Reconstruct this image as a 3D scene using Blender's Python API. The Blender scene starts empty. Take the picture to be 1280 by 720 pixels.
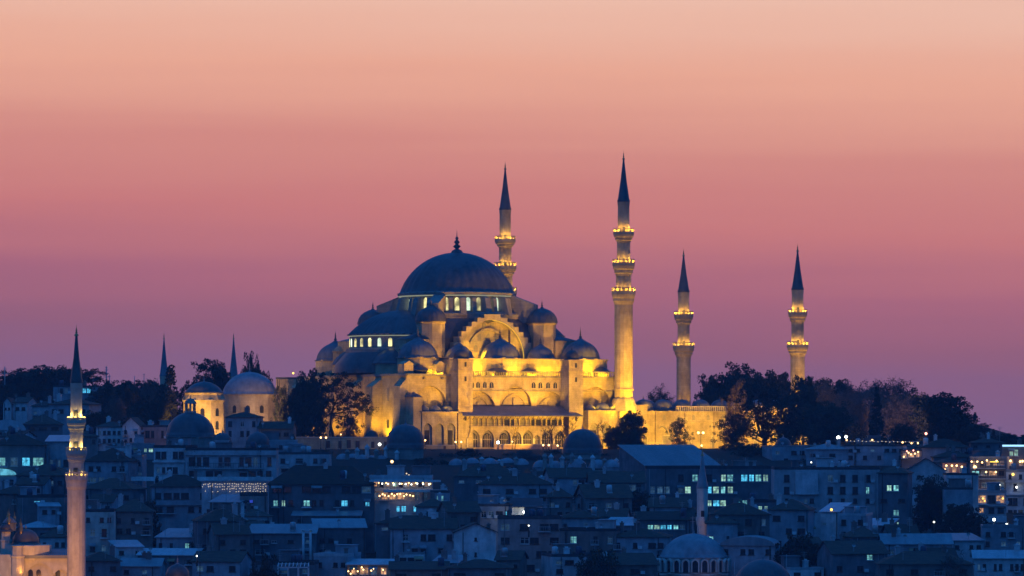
import bpy, math, random
from math import sin, cos, pi, radians as R
from mathutils import Vector, Matrix

# ------------------------------------------------------------------ camera, sky, light
S = bpy.context.scene
COL = S.collection
F, CZ = 5102.0, 60.0                       # focal length in pixels of the 1280 px photograph, eye height
cam_d = bpy.data.cameras.new("camera"); cam = bpy.data.objects.new("camera", cam_d); COL.objects.link(cam)
cam.location = (0, 0, CZ); cam.rotation_euler = (R(90), 0, 0)
cam_d.sensor_width = 36; cam_d.lens = 36 * F / 1280; cam_d.shift_y = 180 / 1280
cam_d.clip_start = 1; cam_d.clip_end = 30000
S.camera = cam
S.view_settings.view_transform = 'Standard'; S.view_settings.look = 'None'
S.view_settings.exposure = 0; S.view_settings.gamma = 1

def lin(r, g, b):
    f = lambda c: (c / 255 / 12.92) if c <= 10 else ((c / 255 + 0.055) / 1.055) ** 2.4
    return (f(r), f(g), f(b), 1)

W = bpy.data.worlds.new("World"); S.world = W; W.use_nodes = True
nt = W.node_tree; N = nt.nodes; L = nt.links
N.clear()
def nd(t, **k):
    n = N.new(t)
    for a, b in k.items(): setattr(n, a, b)
    return n
tc = nd('ShaderNodeTexCoord'); sep = nd('ShaderNodeSeparateXYZ'); L.new(tc.outputs['Generated'], sep.inputs[0])
def mth(op, a, b=None, c=None, clamp=False):
    n = nd('ShaderNodeMath', operation=op); n.use_clamp = clamp
    for i, v in enumerate((a, b, c)):
        if v is None: continue
        if hasattr(v, 'links'): L.new(v, n.inputs[i])
        else: n.inputs[i].default_value = v
    return n.outputs[0]
# soft streaks of high thin cloud bend the colour bands a little
mp = nd('ShaderNodeMapping'); mp.inputs['Scale'].default_value = (5, 5, 95); L.new(tc.outputs['Generated'], mp.inputs[0])
nz = nd('ShaderNodeTexNoise'); nz.inputs['Scale'].default_value = 1.0; nz.inputs['Detail'].default_value = 3; L.new(mp.outputs[0], nz.inputs[0])
el = mth('ADD', sep.outputs[2], mth('MULTIPLY', mth('SUBTRACT', nz.outputs['Fac'], 0.5), 0.014))
el = mth('ADD', el, mth('MULTIPLY', sep.outputs[0], 0.036))          # the glow stands a little higher to the right
ramp = nd('ShaderNodeValToRGB'); cr = ramp.color_ramp
stops = [(-20, (123, 100, 141)), (75, (136, 98, 132)), (118, (151, 98, 122)), (185, (176, 106, 123)), (265, (207, 125, 123)),
         (355, (217, 142, 131)), (445, (238, 172, 148)), (540, (241, 191, 170)), (640, (236, 189, 169))]
R0, R1 = -0.02, 0.13
cr.elements.remove(cr.elements[0])
for i, (p, c) in enumerate(stops):
    pos = (p / F - R0) / (R1 - R0)
    e = cr.elements[0] if i == 0 else cr.elements.new(pos)
    e.position = pos; e.color = lin(*c)
mr = nd('ShaderNodeMapRange'); mr.inputs[1].default_value = R0; mr.inputs[2].default_value = R1
L.new(el, mr.inputs[0]); L.new(mr.outputs[0], ramp.inputs[0])
# dusk blue for the rest of the sky, the sunset glow only low down towards +Y
blue = nd('ShaderNodeValToRGB'); b = blue.color_ramp
b.elements[0].position = 0.0; b.elements[0].color = (0.006, 0.095, 0.35, 1)
b.elements[1].position = 0.9; b.elements[1].color = (0.012, 0.19, 0.74, 1)
L.new(sep.outputs[2], blue.inputs[0])
glow = nd('ShaderNodeMapRange', interpolation_type='SMOOTHSTEP'); glow.inputs[1].default_value = 0.13; glow.inputs[2].default_value = 0.34
glow.inputs[3].default_value = 1; glow.inputs[4].default_value = 0; L.new(sep.outputs[2], glow.inputs[0])
az = nd('ShaderNodeMapRange', interpolation_type='SMOOTHSTEP'); az.inputs[1].default_value = 0.35; az.inputs[2].default_value = 0.85
L.new(sep.outputs[1], az.inputs[0])
mx = nd('ShaderNodeMix', data_type='RGBA')
L.new(mth('MULTIPLY', glow.outputs[0], az.outputs[0]), mx.inputs[0]); L.new(blue.outputs[0], mx.inputs[6]); L.new(ramp.outputs[0], mx.inputs[7])
bg = nd('ShaderNodeBackground'); bg.inputs[1].default_value = 1.0; L.new(mx.outputs[2], bg.inputs[0])
sky = nd('ShaderNodeTexSky', sky_type='NISHITA'); sky.sun_disc = False; sky.sun_elevation = R(1.0); sky.sun_rotation = R(0)
bg2 = nd('ShaderNodeBackground'); bg2.inputs[1].default_value = 0.0012; L.new(sky.outputs[0], bg2.inputs[0])
add = nd('ShaderNodeAddShader'); L.new(bg.outputs[0], add.inputs[0]); L.new(bg2.outputs[0], add.inputs[1])
wo = nd('ShaderNodeOutputWorld'); L.new(add.outputs[0], wo.inputs[0])

# what is left of the daylight: a broad, weak, blue light from the sky behind the camera's left shoulder
sd = bpy.data.lights.new("sun", 'SUN'); sd.energy = 0.10; sd.angle = R(40); sd.color = (0.25, 0.55, 1.0)
so = bpy.data.objects.new("sun", sd); COL.objects.link(so); so.rotation_euler = (R(50), 0, R(-38))

def spot(loc, tgt, watts, deg=70, col=(1, .62, .12), r=0.15, blend=.7, parent=None):
    d = bpy.data.lights.new("floodlight", 'SPOT'); d.energy = watts; d.color = col; d.spot_size = R(deg); d.spot_blend = blend; d.shadow_soft_size = r
    o = bpy.data.objects.new("floodlight", d); COL.objects.link(o)
    o.location = loc; o.rotation_euler = (Vector(tgt) - Vector(loc)).to_track_quat('-Z', 'Y').to_euler()
    if parent: o.parent = parent
    return o
def point(loc, watts, col=(1, .62, .12), r=0.12, parent=None):
    d = bpy.data.lights.new("lamp_light", 'POINT'); d.energy = watts; d.color = col; d.shadow_soft_size = r
    o = bpy.data.objects.new("lamp_light", d); COL.objects.link(o); o.location = loc
    if parent: o.parent = parent
    return o
def strip(loc, tgt, sx, sy, watts, col=(1, .62, .12), parent=None):
    d = bpy.data.lights.new("light_strip", 'AREA'); d.shape = 'RECTANGLE'; d.size = sx; d.size_y = sy; d.energy = watts; d.color = col
    o = bpy.data.objects.new("light_strip", d); COL.objects.link(o); o.location = loc
    o.rotation_euler = (Vector(tgt) - Vector(loc)).to_track_quat('-Z', 'Y').to_euler()
    if parent: o.parent = parent
    return o

# ------------------------------------------------------------------ materials
def mat(name, c, rough=.85, c2=None, scale=1.0, spec=.2, bump=0, bscale=8, metal=0, stretch=(1, 1, 1), c3=None, objrand=0.0, detail=6):
    m = bpy.data.materials.new(name); m.use_nodes = True; t = m.node_tree; n = t.nodes; l = t.links
    p = n['Principled BSDF']; p.inputs['Roughness'].default_value = rough; p.inputs['Specular IOR Level'].default_value = spec; p.inputs['Metallic'].default_value = metal
    c2 = c2 or tuple(x * .72 for x in c)
    co = n.new('ShaderNodeTexCoord'); mpp = n.new('ShaderNodeMapping'); mpp.inputs['Scale'].default_value = stretch; l.new(co.outputs['Object'], mpp.inputs[0])
    no = n.new('ShaderNodeTexNoise'); no.inputs['Scale'].default_value = scale; no.inputs['Detail'].default_value = detail; no.inputs['Roughness'].default_value = .62; l.new(mpp.outputs[0], no.inputs[0])
    r = n.new('ShaderNodeValToRGB'); e = r.color_ramp.elements
    e[0].position = .3; e[0].color = (*c2, 1); e[1].position = .68; e[1].color = (*c, 1)
    if c3: x = r.color_ramp.elements.new(.5); x.color = (*c3, 1)
    l.new(no.outputs['Fac'], r.inputs[0]); out = r.outputs[0]
    # a second, finer and streaky layer of weathering
    m2 = n.new('ShaderNodeMapping'); m2.inputs['Scale'].default_value = (1.3, 1.3, .4); l.new(co.outputs['Object'], m2.inputs[0])
    n2 = n.new('ShaderNodeTexNoise'); n2.inputs['Scale'].default_value = 1.1; n2.inputs['Detail'].default_value = 5; l.new(m2.outputs[0], n2.inputs[0])
    r2 = n.new('ShaderNodeMapRange'); r2.inputs[1].default_value = .3; r2.inputs[2].default_value = .62; r2.inputs[3].default_value = .76; r2.inputs[4].default_value = 1.0; l.new(n2.outputs['Fac'], r2.inputs[0])
    mu = n.new('ShaderNodeMix'); mu.data_type = 'RGBA'; mu.blend_type = 'MULTIPLY'; mu.inputs[0].default_value = 1; l.new(out, mu.inputs[6]); l.new(r2.outputs[0], mu.inputs[7]); out = mu.outputs[2]
    if objrand:
        oi = n.new('ShaderNodeObjectInfo'); hs = n.new('ShaderNodeMapRange'); hs.inputs[3].default_value = 1 - objrand; hs.inputs[4].default_value = 1 + objrand; l.new(oi.outputs['Random'], hs.inputs[0])
        mv = n.new('ShaderNodeMix'); mv.data_type = 'RGBA'; mv.blend_type = 'MULTIPLY'; mv.inputs[0].default_value = 1; l.new(out, mv.inputs[6]); l.new(hs.outputs[0], mv.inputs[7]); out = mv.outputs[2]
    l.new(out, p.inputs['Base Color'])
    if bump:
        nb = n.new('ShaderNodeTexNoise'); nb.inputs['Scale'].default_value = bscale; nb.inputs['Detail'].default_value = 4; l.new(co.outputs['Object'], nb.inputs[0])
        bu = n.new('ShaderNodeBump'); bu.inputs['Strength'].default_value = bump; bu.inputs['Distance'].default_value = .2; l.new(nb.outputs['Fac'], bu.inputs['Height']); l.new(bu.outputs[0], p.inputs['Normal'])
    return m

def ashlar(name, c, c2, w=1.1, h=.55):
    """coursed cut stone: every block its own tone, thin joints, streaks and soot"""
    m = mat(name, c, .85, c2, .22, bump=.35, bscale=2.5)
    t = m.node_tree; n = t.nodes; l = t.links; p = n['Principled BSDF']
    src = p.inputs['Base Color'].links[0].from_socket
    co = [x for x in n if x.type == 'TEX_COORD'][0]
    sx = n.new('ShaderNodeSeparateXYZ'); l.new(co.outputs['Object'], sx.inputs[0])
    ad = n.new('ShaderNodeMath'); ad.operation = 'ADD'; l.new(sx.outputs[0], ad.inputs[0]); l.new(sx.outputs[1], ad.inputs[1])
    cb = n.new('ShaderNodeCombineXYZ'); l.new(ad.outputs[0], cb.inputs[0]); l.new(sx.outputs[2], cb.inputs[1])
    br = n.new('ShaderNodeTexBrick'); br.inputs['Color1'].default_value = (.86, .86, .86, 1); br.inputs['Color2'].default_value = (1, 1, 1, 1); br.inputs['Mortar'].default_value = (.78, .78, .78, 1)
    br.inputs['Scale'].default_value = 1; br.inputs['Brick Width'].default_value = w; br.inputs['Row Height'].default_value = h; br.inputs['Mortar Size'].default_value = .03
    l.new(cb.outputs[0], br.inputs[0])
    mu = n.new('ShaderNodeMix'); mu.data_type = 'RGBA'; mu.blend_type = 'MULTIPLY'; mu.inputs[0].default_value = 1
    l.new(src, mu.inputs[6]); l.new(br.outputs[0], mu.inputs[7]); l.new(mu.outputs[2], p.inputs['Base Color'])
    return m

def emit(name, c, s, vary=0.0, rand=0.0, nscale=1.5):
    m = bpy.data.materials.new(name); m.use_nodes = True; t = m.node_tree; n = t.nodes; l = t.links
    p = n['Principled BSDF']; p.inputs['Base Color'].default_value = (.05, .05, .05, 1); p.inputs['Roughness'].default_value = .4
    p.inputs['Emission Color'].default_value = (*c, 1); p.inputs['Emission Strength'].default_value = s
    val = None
    if vary:      # furniture, curtains and lamps seen through the pane
        co = n.new('ShaderNodeTexCoord'); no = n.new('ShaderNodeTexNoise'); no.inputs['Scale'].default_value = nscale; no.inputs['Detail'].default_value = 3
        oi0 = n.new('ShaderNodeObjectInfo'); va = n.new('ShaderNodeVectorMath'); va.operation = 'ADD'
        l.new(co.outputs['Object'], va.inputs[0]); l.new(oi0.outputs['Location'], va.inputs[1]); l.new(va.outputs[0], no.inputs[0])
        r = n.new('ShaderNodeMapRange'); r.inputs[1].default_value = .34; r.inputs[2].default_value = .64; r.inputs[3].default_value = s * (1 - vary); r.inputs[4].default_value = s * (1 + vary); l.new(no.outputs['Fac'], r.inputs[0]); val = r.outputs[0]
    if rand:
        oi = n.new('ShaderNodeObjectInfo'); r = n.new('ShaderNodeMapRange'); r.inputs[3].default_value = 1 - rand; r.inputs[4].default_value = 1 + rand * .6; l.new(oi.outputs['Random'], r.inputs[0])
        mm = n.new('ShaderNodeMath'); mm.operation = 'MULTIPLY'; l.new(r.outputs[0], mm.inputs[0])
        if val: l.new(val, mm.inputs[1])
        else: mm.inputs[1].default_value = s
        val = mm.outputs[0]
    if val: l.new(val, p.inputs['Emission Strength'])
    return m

M = {}
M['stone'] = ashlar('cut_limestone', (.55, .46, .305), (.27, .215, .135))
M['stone_dark'] = ashlar('dark_limestone', (.34, .31, .28), (.2, .185, .17))  # darker limestone, also used to make recesses and outlines read dark
M['stone_fine'] = mat('smooth_stone', (.5, .45, .38), .8, (.38, .34, .29), 1.2)
M['marble'] = mat('pale_marble', (.62, .58, .52), .5, (.5, .46, .41), .8)
M['lead'] = mat('sheet_lead', (.095, .09, .095), .46, (.03, .03, .036), .35, spec=.4, bump=.25, bscale=.9, c3=(.07, .07, .078), detail=9)
M['lead_mid'] = mat('mid_grey_lead', (.17, .18, .2), .6, (.09, .095, .11), .5, spec=.3, bump=.2, bscale=1.4)  # weathered roofs; on aisle domes its lighter tone adds floodlit brightness
M['lead_pale'] = mat('pale_lead', (.3, .3, .32), .55, (.17, .17, .19), .4, spec=.35)
M['dark'] = mat('dark_opening', (.02, .02, .022), .7, (.012, .012, .014))
M['glass'] = mat('dark_glass', (.025, .03, .04), .12, (.015, .018, .022), spec=.5)
M['iron'] = mat('wrought_iron', (.03, .03, .033), .6, (.02, .02, .02))
M['gilt'] = mat('gilded_bronze', (.42, .3, .12), .35, (.28, .19, .08), metal=.8)
M['ground'] = mat('earth_and_scrub', (.03, .034, .026), .95, (.014, .018, .013), .05, bump=.4, bscale=.6)
M['paving'] = mat('stone_paving', (.28, .26, .23), .9, (.2, .19, .17), .3)
M['bark'] = mat('bark', (.07, .055, .042), .95, (.035, .028, .022), 2)
M['leaf_dark'] = mat('dark_foliage', (.055, .062, .04), .9, (.026, .03, .022), .35, objrand=.25, spec=.05)
M['leaf_mid'] = mat('olive_foliage', (.075, .085, .035), .9, (.035, .042, .018), .35, objrand=.25, spec=.05)
M['leaf_autumn'] = mat('autumn_foliage', (.17, .125, .095), .9, (.085, .065, .052), .3, objrand=.2, spec=.05)
M['twig'] = mat('bare_twigs', (.17, .15, .14), .95, (.08, .065, .058), .5, spec=.05)
M['tile'] = mat('old_clay_tiles', (.11, .065, .045), .9, (.05, .034, .028), .8, stretch=(1, 3, 3), objrand=.25, bump=.3, bscale=5)
M['tin'] = mat('grey_sheet_metal', (.27, .285, .3), .5, (.16, .17, .185), .6, stretch=(1, .2, .2), objrand=.15, spec=.4)
M['tin_pale'] = mat('pale_sheet_metal', (.46, .48, .5), .45, (.27, .285, .3), .5, stretch=(1, .2, .2), objrand=.12, spec=.4)
M['tin_dull'] = mat('dull_sheet_metal', (.2, .21, .225), .55, (.13, .137, .15), .4, stretch=(1, .15, .15), spec=.4)
M['felt'] = mat('bitumen_felt', (.07, .07, .075), .9, (.04, .04, .044), .5, objrand=.25)
M['frame_white'] = mat('white_frame', (.6, .6, .58), .6, (.5, .5, .48), 2)
M['frame_brown'] = mat('brown_frame', (.09, .06, .045), .7, (.06, .04, .03), 2)
M['pole'] = mat('galvanised_steel', (.4, .41, .42), .4, (.3, .31, .32), 2, metal=.3)
M['plastic_white'] = mat('white_enamel', (.65, .66, .66), .5, (.5, .5, .5), 2)
M['tank_blue'] = mat('blue_plastic', (.07, .09, .14), .6, (.05, .065, .1), 2)
M['lit_cool'] = emit('cool_lit_room', (.26, .78, .78), .62, .75, .5)
M['lit_cyan'] = emit('cyan_lit_room', (.10, .62, .95), .95, .6, .35)
M['lit_green'] = emit('fluorescent_room', (.46, .86, .66), .62, .7, .45)
M['lit_warm'] = emit('warm_lit_room', (1.0, .50, .22), .5, .85, .5)
M['pale_glow'] = emit('pale_glow_pane', (.10, .25, .42), .22, .6, .6)  # faint glow stands in for dim pane reflections; also dim-lit rooms
M['mosque_glow'] = emit('lit_mosque_window', (1.0, .88, .36), 1.05, .7, .45, .5)
M['mosque_white'] = emit('white_lit_mosque_window', (.80, 1.0, .70), 1.1, .6, .3, .5)
M['bulb_warm'] = emit('warm_bulb', (1.0, .58, .22), 5)
M['bulb_white'] = emit('white_bulb', (.95, 1.0, .9), 6)
M['bulb_gold'] = emit('gold_bulb', (1.0, .62, .1), 3)
M['bulb_pink'] = emit('pink_bulb', (1.0, .35, .25), 5)
M['twinkle'] = emit('twinkle_bulb', (1.0, .8, .55), 1.1)
M['tube_blue'] = emit('blue_white_tube', (.35, .7, 1.0), 1.6)
M['tube_gold'] = emit('yellow_tube', (1.0, .7, .05), 2.0)
M['arch_gold'] = emit('arch_lamp_strip', (1.0, .6, .03), .9)
M['cornice_glow'] = emit('cornice_lamp_strip', (.85, .9, .6), .3)
M['lit_skylight'] = emit('lit_skylight', (.15, .62, .85), .55, .6, 0, .8)
WALLS = {'pale': (.62, .62, .62), 'grey': (.5, .5, .51), 'dark': (.17, .17, .185), 'pink': (.38, .27, .25), 'cream': (.52, .48, .42), 'brick': (.22, .16, .145), 'white': (.66, .66, .65), 'brown': (.2, .18, .175), 'slate': (.34, .355, .39), 'ochre': (.36, .27, .16), 'timber': (.10, .08, .065)}
for k, c in WALLS.items(): M['w_' + k] = mat(k + '_render', tuple(min(.75, x * 1.15) for x in c), .88, tuple(x * .5 for x in c), .3, bump=.15, bscale=3, objrand=.15, detail=8)

# ------------------------------------------------------------------ mesh helpers
class MB:
    def __init__(s): s.v = []; s.f = []; s.m = []; s.s = []
    def add(s, vs, fs, mi=0, smooth=False):
        k = len(s.v); s.v += [tuple(v) for v in vs]
        for f in fs: s.f.append(tuple(i + k for i in f)); s.m.append(mi); s.s.append(smooth)
    def box(s, x0, x1, y0, y1, z0, z1, mi=0, rz=0, c=None):
        vs = [(x, y, z) for z in (z0, z1) for x, y in ((x0, y0), (x1, y0), (x1, y1), (x0, y1))]
        if rz: 
            c = c or ((x0 + x1) / 2, (y0 + y1) / 2)
            vs = [(c[0] + (x - c[0]) * cos(rz) - (y - c[1]) * sin(rz), c[1] + (x - c[0]) * sin(rz) + (y - c[1]) * cos(rz), z) for x, y, z in vs]
        s.add(vs, [(0, 3, 2, 1), (4, 5, 6, 7), (0, 1, 5, 4), (1, 2, 6, 5), (2, 3, 7, 6), (3, 0, 4, 7)], mi)
    def prism(s, poly, y0, y1, mi=0):                 # outline in x,z pushed along y
        n = len(poly)
        vs = [(x, y0, z) for x, z in poly] + [(x, y1, z) for x, z in poly]
        s.add(vs, [tuple(range(n)), tuple(range(2 * n - 1, n - 1, -1))] + [(i, i + n, (i + 1) % n + n, (i + 1) % n) for i in range(n)], mi)
    def lathe(s, prof, c=(0, 0), seg=32, a0=0, a1=2 * pi, mi=0, smooth=True, ribs=0, ribh=.014):
        full = abs(a1 - a0 - 2 * pi) < 1e-6
        if ribs: seg = ribs * 3
        n = seg if full else seg + 1; k = len(prof); vs = []
        for j in range(n):
            a = a0 + (a1 - a0) * j / seg; g = 1 + (ribh if ribs and j % 3 == 0 else 0)
            for r, z in prof: vs.append((c[0] + r * g * cos(a), c[1] + r * g * sin(a), z))
        fs = []
        for j in range(seg):
            j2 = (j + 1) % n
            for i in range(k - 1):
                fs.append((j * k + i, j2 * k + i, j2 * k + i + 1, j * k + i + 1))
        s.add(vs, fs, mi, smooth)
    def tube(s, p, q, r0, r1=None, seg=6, mi=0):
        r1 = r0 if r1 is None else r1; p = Vector(p); q = Vector(q); d = (q - p)
        if d.length < 1e-6: return
        d.normalize(); u = d.orthogonal().normalized(); w = d.cross(u); vs = []
        for c, r in ((p, r0), (q, r1)):
            for j in range(seg): vs.append(c + (u * cos(2 * pi * j / seg) + w * sin(2 * pi * j / seg)) * r)
        s.add(vs, [(j, (j + 1) % seg, (j + 1) % seg + seg, j + seg) for j in range(seg)] + [tuple(range(seg - 1, -1, -1)), tuple(range(seg, 2 * seg))], mi, seg > 5)
    def ball(s, c, r, mi=0, seg=8, rings=5, sz=1):
        s.lathe([(max(r * sin(pi * i / rings), .001), c[2] - r * sz * cos(pi * i / rings)) for i in range(rings + 1)], (c[0], c[1]), seg, mi=mi)
    def quad(s, a, b, c, d, mi=0): s.add([a, b, c, d], [(0, 1, 2, 3)], mi)
    def xf(s, rz=0, t=(0, 0, 0)):
        ca, sa = cos(rz), sin(rz)
        s.v = [(x * ca - y * sa + t[0], x * sa + y * ca + t[1], z + t[2]) for x, y, z in s.v]; return s
    def archwall(s, x0, x1, z0, z1, y, depth, arches, mi=0, back=0, pt=.25, reveal=None):
        """front face of a wall in x,z at y with arched recesses (cx, r, base, spring), depth towards +y"""
        reveal = mi if reveal is None else reveal
        arches = sorted(arches); edges = [x0] + [(arches[i][0] + arches[i][1] + arches[i + 1][0] - arches[i + 1][1]) / 2 for i in range(len(arches) - 1)] + [x1]
        if not arches: s.quad((x0, y, z0), (x1, y, z0), (x1, y, z1), (x0, y, z1), mi); return
        for i, (cx, r, zb, zs) in enumerate(arches):
            l, rr = edges[i], edges[i + 1]
            arc = archpts(cx, r, zs, pt)
            pts = [(cx - r, zb)] + arc + [(cx + r, zb)]
            if zb > z0 + 1e-4:
                s.quad((l, y, z0), (rr, y, z0), (rr, y, zb), (l, y, zb), mi)
            h = len(pts) // 2
            outl = [(l, zb)] + pts[:h + 1] + [(cx, z1), (l, z1)]
            s.add([(x, y, z) for x, z in outl], [tuple(range(len(outl)))], mi)
            outr = [(cx, z1)] + pts[h:] + [(rr, zb), (rr, z1)]
            s.add([(x, y, z) for x, z in outr], [tuple(range(len(outr)))], mi)
            k = len(pts)
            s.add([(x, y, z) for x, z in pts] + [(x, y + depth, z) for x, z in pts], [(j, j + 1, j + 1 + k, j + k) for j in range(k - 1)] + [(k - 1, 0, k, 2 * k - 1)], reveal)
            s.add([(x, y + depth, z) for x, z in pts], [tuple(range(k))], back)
    def build(s, name, mats, parent=None, loc=(0, 0, 0), rz=0):
        me = bpy.data.meshes.new(name); me.from_pydata(s.v, [], s.f)
        for m in (mats if isinstance(mats, (list, tuple)) else [mats]): me.materials.append(M[m] if isinstance(m, str) else m)
        me.polygons.foreach_set('material_index', s.m); me.polygons.foreach_set('use_smooth', s.s); me.update()
        o = bpy.data.objects.new(name, me); COL.objects.link(o); o.location = loc; o.rotation_euler = (0, 0, rz)
        if parent: o.parent = parent
        return o

def archpts(cx, r, zs, pt=.25, n=8):
    e = pt * r; Rr = r + e; amax = math.acos(e / Rr) if e else pi / 2
    right = [(cx - e + Rr * cos(amax * i / n), zs + Rr * sin(amax * i / n)) for i in range(n + 1)]
    left = [(2 * cx - x, z) for x, z in right]
    return left + right[::-1][1:]
def cap(a, h, z, n=12, amin=0.02, lip=.25):
    """profile of a shallow dome: base radius a, height h, from z up"""
    Rr = (a * a + h * h) / (2 * h); t1 = math.asin(min(1, a / Rr)) if h <= a else pi - math.asin(a / Rr)
    pr = [(a + lip, z - .25), (a + lip, z), (a, z + .02)]
    for i in range(1, n + 1):
        t = t1 * (1 - i / n); pr.append((max(Rr * sin(t), amin), z + h - Rr * (1 - cos(t))))
    return pr
def finial_prof(z, h, r):
    return [(r * 1.6, z - .15), (r * 1.2, z + h * .08), (r * .4, z + h * .16), (r, z + h * .26), (r * .35, z + h * .36), (r * .75, z + h * .45), (r * .25, z + h * .55), (r * .45, z + h * .62), (r * .12, z + h * .7), (.02, z + h)]

def tag(o, label=None, cat=None, group=None, kind=None):
    if label: o['label'] = label
    if cat: o['category'] = cat
    if group: o['group'] = group
    if kind: o['kind'] = kind
    return o
def empty(name, loc, rz=0, label=None, cat=None, group=None):
    o = bpy.data.objects.new(name, None); COL.objects.link(o); o.location = loc; o.rotation_euler = (0, 0, rz)
    return tag(o, label, cat, group)
def copy_tree(o, parent=None):
    c = o.copy(); COL.objects.link(c); c.parent = parent
    for ch in list(o.children): copy_tree(ch, c)
    return c
def P(px, py, Y): return Vector(((px - 640) * Y / F, Y, CZ - (py - 540) * Y / F))
def sm(t): t = max(0, min(1, t)); return t * t * (3 - 2 * t)

# ------------------------------------------------------------------ ground
G0 = 56.0
def ground(X, Y):
    z = G0 if Y >= 945 else max(1.0, G0 - .119 * (945 - Y))
    z += 13 * sm((-X - 62) / 45) * sm((Y - 985) / 70)
    z += 8 * sm((X - 52) / 30) * sm((Y - 1008) / 50) * (1 - sm((X - 112) / 26))
    z -= 45 * sm((Y - 1150) / 600)
    return z
g = MB(); xs = [-9000, -3000, -1200] + list(range(-600, 601, 20)) + [1200, 3000, 9000]
ys = [-2000, -500] + list(range(0, 440, 80)) + list(range(440, 1241, 12)) + list(range(1260, 1800, 60)) + [2500, 5000, 14000]
rng = random.Random(3)
for y in ys:
    for x in xs: g.v.append((x, y, ground(x, y) + (rng.uniform(-.25, .25) if 450 < y < 935 else 0)))
nx = len(xs)
for j in range(len(ys) - 1):
    for i in range(nx - 1): g.f.append((j * nx + i, j * nx + i + 1, (j + 1) * nx + i + 1, (j + 1) * nx + i)); g.m.append(0); g.s.append(True)
tag(g.build('ground', 'ground'), kind='structure')
# ------------------------------------------------------------------ the great mosque
TH = R(29)
O = Vector((-13.5, 1000, G0))
mosque = empty('mosque', O, TH, 'large floodlit stone mosque with grey lead domes stepping up to one great dome', 'mosque')
def loc(px, Y, y):                       # local x of a point seen at pixel column px, standing at local depth y (one refinement of Y)
    for _ in range(4):
        X = (px - 640) * Y / F; x = (X - O.x + y * sin(TH)) / cos(TH); Y = O.y + x * sin(TH) + y * cos(TH)
    return x
def H(py, Y): return CZ - G0 - (py - 540) * Y / F

def dome(name, c, a, h, z, mats='lead', parent=mosque, ribs=0, ribh=.03, a0=0, a1=2 * pi, seg=40, fin=None, lip=.25, tip=0):
    m = MB(); m.lathe([(r, q + tip * max(0, 1 - r / (a * .42)) ** 2) for r, q in cap(a, h, z, lip=lip)], c, seg, a0, a1, ribs=ribs, ribh=ribh)
    o = m.build(name, mats, parent)
    if fin:
        f = MB(); f.lathe(finial_prof(z + h + tip, fin[0], fin[1]), c, 10); f.build('finial', fin[2] if len(fin) > 2 else 'lead', o)
    return o
# main dome and drum
dome('main_dome', (0, 0), 13.8, 10.1, 37.9, ribs=36, ribh=.022, fin=(5.6, 1.0), lip=.5)
m = MB(); m.lathe([(16.2, 31.4), (16.2, 32.6), (15.7, 33.0), (13.55, 33.05), (13.5, 37.0), (14.5, 37.25), (14.6, 37.8), (14.1, 38.05)], (0, 0), 64, smooth=False)
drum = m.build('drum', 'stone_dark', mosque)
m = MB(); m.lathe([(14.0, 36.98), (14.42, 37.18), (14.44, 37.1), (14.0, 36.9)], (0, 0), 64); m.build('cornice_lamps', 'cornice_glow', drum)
for k in range(32):
    a = 2 * pi * (k + .5) / 32
    m = MB(); m.prism([(-.56, 33.4), (.56, 33.4), (.56, 35.9)] + archpts(0, .56, 35.9)[::-1][1:-1] + [(-.56, 35.9)], -.06, .05)
    m.xf(a + pi / 2, (13.56 * cos(a), 13.56 * sin(a), 0))
    m.build('window', 'mosque_white' if k % 3 == 1 else 'mosque_glow', drum)
    a = 2 * pi * k / 32; big = k % 2 == 0
    w = .72 if big else .5; m = MB()
    m.add([(x, y, z) for y in (-w, w) for x, z in ((13.3, 32.6), (16.9 if big else 15.1, 32.2), (15.7 if big else 14.5, 36.4), (13.3, 37.0))], [(0, 1, 2, 3), (7, 6, 5, 4), (1, 5, 6, 2), (2, 6, 7, 3), (0, 4, 5, 1)])
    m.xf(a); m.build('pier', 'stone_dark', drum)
for a in (pi / 4, 3 * pi / 4, 5 * pi / 4, 7 * pi / 4):
    m = MB(); w = 1.5
    m.add([(x, y, z) for y in (-w, w) for x, z in ((14.2, 30.5), (20.2, 30.5), (20.2, 35.0), (14.2, 37.3))], [(0, 1, 2, 3), (7, 6, 5, 4), (1, 5, 6, 2), (2, 6, 7, 3), (0, 4, 5, 1)])
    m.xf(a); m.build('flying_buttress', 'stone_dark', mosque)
# lead-covered square shoulder under the drum
m = MB(); n = 64; vs = []
for j in range(n):
    a = 2 * pi * j / n; k = 1 / max(abs(cos(a)), abs(sin(a)))
    for t, z in ((1, 20.5), (1, 26.5), (.35, 30.5), (0, 31.5)):
        r = t * 15.6 * min(k, 1.32) + (1 - t) * 16.1; vs.append((r * cos(a), r * sin(a), z))
m.add(vs, [(j * 4 + i, ((j + 1) % n) * 4 + i, ((j + 1) % n) * 4 + i + 1, j * 4 + i + 1) for j in range(n) for i in range(3)])
m.build('shoulder_roof', 'lead', mosque)
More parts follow.
